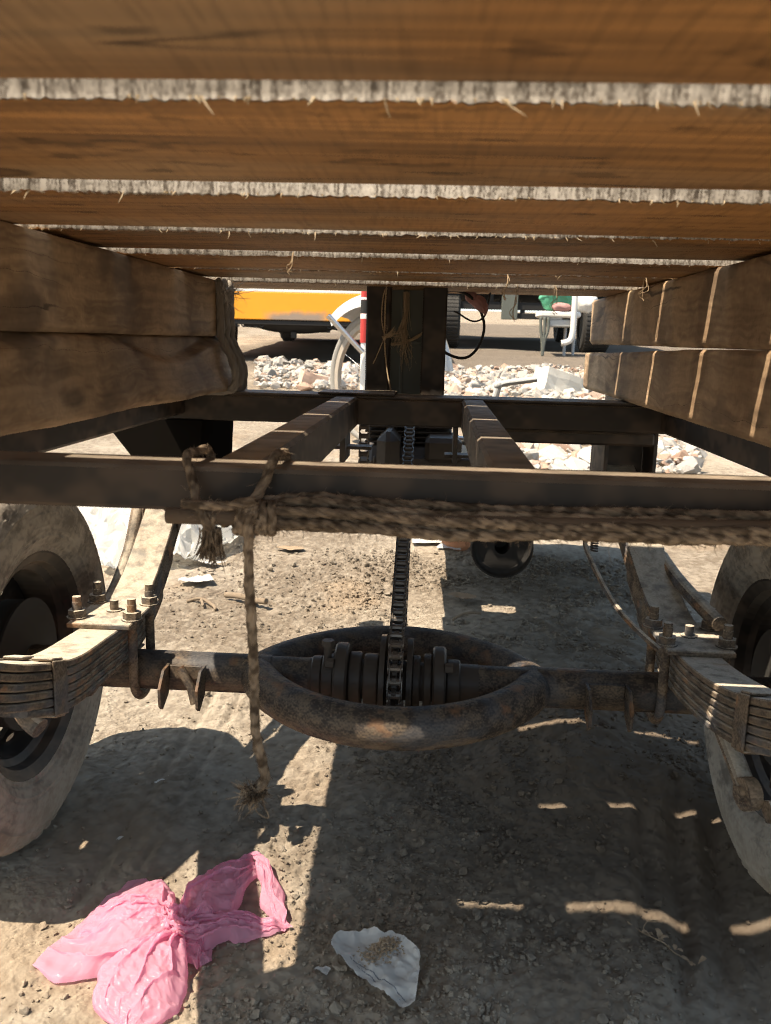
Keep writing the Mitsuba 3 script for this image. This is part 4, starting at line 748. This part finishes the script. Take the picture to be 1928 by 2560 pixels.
add('soil_clods', trimesh.Trimesh(np.vstack(vs), np.vstack(fs), process=False), 'soil', False); tag('soil_clods', 'loose clods and crumbs of soil scattered on the ground', 'clods', kind='stuff')

# rubble: broken brick and plaster beyond the tricycle
BR = [(0.36, 0.25, 0.19), (0.40, 0.31, 0.25), (0.50, 0.475, 0.43), (0.36, 0.34, 0.31), (0.42, 0.40, 0.36), (0.46, 0.42, 0.37), (0.28, 0.265, 0.245)]
def rubble_pos(g):
    t = g.random()
    if t < 0.5: y = g.uniform(7.6, 12.8); return y * g.uniform(0.0, 0.19), y
    if t < 0.78: y = g.uniform(8.6, 12.8); return y * g.uniform(-0.205, -0.09), y
    y = g.uniform(4.5, 7.0); return y * g.uniform(0.10, 0.30), y
g = np.random.default_rng(77); big = []; small_v, small_f, small_c, at = [], [], [], 0
for k in range(4600):
    x, y = rubble_pos(g); s = min(0.12, float(np.exp(g.normal(math.log(0.028), 0.62)))); c = np.array(BR[g.integers(0, len(BR))]) * g.uniform(0.85, 1.1)
    z = float(ground_z(x, y)) + 0.10 * float(ss(0.3, 0.7, fb(np.array([x]), np.array([y]), 1.2, 2, 41)))[()] if False else float(ground_z(x, y)) + 0.07 * float(meshkit.noise(np.array([x * 1.3, y * 1.3, 0.0])))
    m = flat_arrays(move(chunk(g, s, 12, 0.8), x, y, z + 0.08 * s))
    if s / y > 0.0075 and len(big) < 90: big.append((m, c)); continue
    small_v.append(m.vertices); small_f.append(np.asarray(m.faces) + at); at += len(m.vertices); small_c.append(np.broadcast_to(c, (len(m.vertices), 3)))
add('rubble', trimesh.Trimesh(np.vstack(small_v), np.vstack(small_f), process=False), 'painted_bits', False, color=np.vstack(small_c)); tag('rubble', 'broken brick and plaster rubble spread on the ground ahead', 'rubble', kind='stuff')
for m, c in big:
    tag(add('brick_chunk', m, 'painted_bits', False, color=np.broadcast_to(c, (len(m.vertices), 3))), f"{'pinkish' if c[0] > 1.5 * c[2] else 'pale' if c[0] > 0.55 else 'grey'} broken chunk of brick or plaster in the rubble {'left of the uprights' if m.vertices[0][0] < -0.5 else 'seen below the right timbers' if m.vertices[0][1] < 7.2 else 'right of the uprights'}", 'brick chunk', 'broken chunks in the rubble')
def slab(x, y, w, h, d, c, name, label, sd):
    g_ = np.random.default_rng(sd); m = trimesh.creation.box([w, d, h]).subdivide().subdivide(); V = np.array(m.vertices); V += 0.05 * w * (np.stack([meshkit.noise(V * 9 + k * 5 + sd) for k in range(3)], 1) - 0.5) * 2; m.vertices = V
    m = rotm(rotm(m, 0.25, [0, 1, 0.2]), 0.3, [0, 0, 1]); m = flat_arrays(move(m, x, y, float(ground_z(x, y)) + 0.35 * h)); tag(add(name, m, 'painted_bits', False, color=np.broadcast_to(c, (len(m.vertices), 3))), label, 'stone')
slab(1.22, 8.9, 0.46, 0.26, 0.3, (0.66, 0.63, 0.56), 'plaster_block', 'large white plaster block in the rubble beside the right timbers', 3)
slab(-1.26, 9.0, 0.26, 0.16, 0.2, (0.60, 0.42, 0.32), 'broken_brick', 'big pinkish broken brick in the rubble below the orange truck', 4)

# ------------------------------------------------------------------ bicycle behind the uprights
BK = 'bicycle'; gzb = float(ground_z(-0.35, 5.3)); RB = 0.405; bc = np.array([-0.345, 5.3, gzb + RB]); byaw = math.radians(52)
def bplace(m): return move(rotm(m, byaw, [0, 0, 1]), *bc)     # wheel disc axis along local x
add('tyre', bplace(lathe([(0.022 * math.cos(t), RB - 0.024 + 0.024 * math.sin(t)) for t in np.linspace(0, 2 * math.pi, 17)][::-1], 72)), 'worn_rubber', True, BK + '__wheel')
add('rim', bplace(lathe([(-0.015, RB - 0.045), (-0.017, RB - 0.075), (0.017, RB - 0.075), (0.015, RB - 0.045), (-0.015, RB - 0.045)], 72)), 'dull_metal', 30, BK + '__wheel')
for k in range(20):
    a = k * 2 * math.pi / 20; add('spoke', bplace(tube([[0.02 * (-1) ** k, 0.02 * math.cos(a), 0.02 * math.sin(a)], [0, (RB - 0.07) * math.cos(a + 0.15), (RB - 0.07) * math.sin(a + 0.15)]], 0.0018, 5)), 'chrome', True, BK + '__wheel')
add('hub', bplace(lathe([(-0.05, 0.0), (-0.05, 0.02), (0.05, 0.02), (0.05, 0.0)], 20)), 'chrome', 30, BK + '__wheel')
a = np.linspace(math.radians(46), math.radians(172), 40); sec = np.array([(-0.11, -0.075), (-0.085, -0.005), (0, 0.022), (0.085, -0.005), (0.11, -0.075)])
V = np.array([[[sx, (RB + 0.095 + sr) * math.cos(t), (RB + 0.095 + sr) * math.sin(t)] for sx, sr in sec] for t in a]).reshape(-1, 3); i, j = np.meshgrid(np.arange(39), np.arange(4), indexing='ij'); q = np.stack([i * 5 + j, i * 5 + j + 1, (i + 1) * 5 + j + 1, (i + 1) * 5 + j], -1).reshape(-1, 4)
add('mudguard', bplace(trimesh.Trimesh(V, np.vstack([q[:, [0, 1, 2]], q[:, [0, 2, 3]]]), process=False)), 'grey_paint', True, BK)
fx, fy = -0.425, 5.16
fk = add('fork_leg', tube([[fx, fy, 0.79], [fx + 0.005, fy, 1.9]], 0.026, 18), 'red_paint', 30, BK); labels[fk] = {'label': 'red fork tube with dark and white bands'}
add('band', cat(tube([[fx + 0.0008, fy, 0.955], [fx + 0.001, fy, 1.03]], 0.0268, 18)), 'black_paint', 30, fk); add('band', tube([[fx + 0.0006, fy, 0.925], [fx + 0.0008, fy, 0.953]], 0.0268, 18), 'white_paint', 30, fk); add('band', tube([[fx + 0.001, fy, 1.032], [fx + 0.001, fy, 1.045]], 0.0268, 18), 'white_paint', 30, fk)
add('fork_leg', tube([[fx - 0.002, fy + 0.01, 0.52], [fx, fy, 0.79]], 0.021, 16), 'white_paint', 30, BK)
add('stay', tube([[-0.625, 5.05, 0.935], [-0.43, 5.12, 0.735]], 0.016, 10), 'chrome', True, BK)
add('fork_leg', tube([[-0.20, 5.45, 0.52], [-0.20, 5.45, 1.9]], 0.024, 14), 'red_paint', 30, BK)
add('frame', cat(tube([[-0.31, 5.30, 1.3], [-0.1, 6.2, 1.0]], 0.025, 12), tube([[-0.31, 5.30, 1.0], [-0.15, 6.1, 0.6]], 0.025, 12), tube([[-0.45, 5.2, 1.6], [-0.18, 5.42, 1.6]], 0.02, 12)), 'red_paint', True, BK)
tag(BK, 'parked cycle with a dusty front wheel, mudguard and red fork behind the uprights', 'bicycle')

# ------------------------------------------------------------------ vehicles far ahead
OT = 'orange_truck'
zg = float(ground_z(-2.2, 13))
add('tipper_body', cat(box(-3.75, -0.80, 13.0, 22.0, 1.06, 1.455, 0.01), box(-3.75, -0.80, 13.0, 22.0, 1.54, 2.6, 0.01)), 'orange_paint', 30, OT); add('stripe', box(-3.745, -0.805, 13.003, 21.99, 1.456, 1.539, 0.004), 'white_paint', 30, OT)
add('chassis', cat(box(-3.6, -0.9, 13.02, 13.12, 0.985, 1.055, 0.01), box(-2.9, -2.6, 13.2, 21.5, 0.95, 1.055, 0.01), box(-1.7, -1.4, 13.2, 21.5, 0.95, 1.055, 0.01)), 'black_paint', 30, OT)
m = trimesh.creation.icosphere(3, 1.0); m.vertices = np.array(m.vertices) * [0.62, 0.25, 0.13] + [-2.14, 13.35, 1.0]; add('differential', m, 'black_paint', True, OT)
add('drain_bolt', cat(box(-2.18, -2.10, 13.15, 13.22, 0.80, 0.90, 0.01)), 'black_paint', 30, OT)
for x in list(np.arange(-2.98, -2.60, 0.09)) + [-1.62, -1.53, -1.42]:
    add('rope_hook', tube(resample([[x, 13.05, 1.0], [x + 0.02, 13.04, 0.955], [x + 0.045, 13.04, 0.955], [x + 0.05, 13.04, 0.98]], 0.01), 0.010, 6), 'black_paint', True, OT)
def truck_wheel(x, y, r, w, par):
    z = float(ground_z(x, y)) + r
    pr = [(-w / 2, r * 0.55), (-w / 2, r * 0.9), (-w / 2 + 0.03, r * 0.97), (-w / 2 + 0.05, r), (w / 2 - 0.05, r), (w / 2 - 0.03, r * 0.97), (w / 2, r * 0.9), (w / 2, r * 0.55), (-w / 2, r * 0.55)]
    pts = lathe(pr, 48); lugs = [rotm(box(-w / 2 + 0.04, w / 2 - 0.04, -0.025, 0.025, r - 0.01, r + 0.012, 0.004), k * 2 * math.pi / 40, [1, 0, 0]) for k in range(40)]
    k = add('wheel', move(cat(pts, *lugs), x, y, z), 'black_rubber', 30, par); add('rim', move(lathe([(-w / 2 + 0.02, 0.0), (-w / 2 + 0.02, r * 0.55), (w / 2 - 0.02, r * 0.55), (w / 2 - 0.02, 0.0)], 32), x, y, z), 'black_paint', 30, k)
for x, y in ((-3.45, 14.2), (-1.05, 14.2), (-3.45, 20.5), (-1.05, 20.5)): truck_wheel(x, y, 0.46, 0.3, OT)
tag(OT, 'bright orange truck body with a worn grey patch low on its panel', 'truck')
BT = 'black_truck'
truck_wheel(0.16, 19.3, 0.58, 0.58, BT); truck_wheel(3.3, 19.3, 0.58, 0.58, BT); truck_wheel(0.16, 24.0, 0.58, 0.4, BT); truck_wheel(3.3, 24.0, 0.58, 0.4, BT)
add('cargo_body', box(-0.3, 3.8, 18.9, 27.0, 1.92, 3.4, 0.02), 'black_paint', 30, BT)
add('rear_frame', cat(box(0.45, 3.7, 19.0, 19.1, 1.50, 1.66, 0.01), box(0.45, 3.7, 19.0, 19.1, 1.86, 1.915, 0.01), *[box(x, x + 0.07, 19.02, 19.08, 1.661, 1.859, 0.005) for x in (0.78, 1.06)], box(1.64, 2.2, 19.0, 19.1, 1.32, 1.44, 0.01), box(1.7, 1.8, 19.02, 19.08, 1.441, 1.499, 0.005)), 'black_paint', 30, BT)
add('mud_flap', box(1.30, 1.64, 18.94, 18.97, 1.30, 1.90, 0.01), 'green_steel', 30, BT)
tag(BT, 'dark truck with a big tyre and a hanging mud flap seen from behind', 'truck')
HC = 'handcart'
zg = float(ground_z(2.2, 17))
add('platform', box(1.88, 2.64, 16.9, 17.7, 1.31, 1.42, 0.03), 'white_paint', 30, HC); add('tray', box(2.05, 2.52, 16.95, 17.6, 1.14, 1.27, 0.02), 'grey_paint', 30, HC); add('tray', box(2.0, 2.3, 16.95, 17.6, 1.271, 1.309, 0.01), 'grey_paint', 30, HC)
add('handle_tube', tube(resample([[2.50, 16.85, 2.1], [2.50, 16.85, 1.5], [2.50, 16.85, 1.1], [2.46, 16.85, 0.90], [2.30, 16.85, 0.84]], 0.03), 0.055, 14), 'white_paint', True, HC)
for x in (1.90, 1.97, 2.04): add('leg', tube(resample([[x, 16.92, 1.31], [x + 0.01, 16.92, 1.1], [1.97 + (x - 1.97) * 0.3, 16.92, 0.85], [1.97, 16.92, zg]], 0.04), 0.028, 8), 'green_steel', True, HC)
for x in (2.45, 2.62): add('leg', tube([[x, 17.5, 1.31], [x, 17.5, zg - 0.02]], 0.03, 8), 'grey_paint', True, HC)
tag(HC, 'whitish handcart with a bent tube handle far behind on the right', 'handcart')
m = trimesh.creation.icosphere(4, 1.0); V = np.array(m.vertices) * [0.30, 0.25, 0.26] + [2.2, 17.25, 1.70]; V[:, 2] = np.maximum(V[:, 2], 1.425); m.vertices = crumple(V, 0.07, 6, 4)
tag(add('green_bundle', m, 'green_net', True), 'bundle wrapped in green netting on the handcart', 'bundle')
m = trimesh.creation.icosphere(3, 1.0); m.vertices = crumple(np.array(m.vertices) * [0.20, 0.12, 0.09] + [2.28, 17.0, 1.50], 0.03, 8, 6); tag(add('red_cloth', m, 'pink_cloth', True), 'faded red cloth sticking out under the green bundle', 'cloth')
m = trimesh.creation.icosphere(3, 1.0); m.vertices = crumple(np.array(m.vertices) * [0.22, 0.2, 0.2] + [2.78, 17.3, 1.6], 0.06, 6, 9); tag(add('white_sack', m, 'white_paint', True), 'white sack at the right end of the handcart', 'sack')
labels[TRI] = {'label': 'motor cargo tricycle of heavy planks seen from underneath', 'category': 'cargo tricycle'}
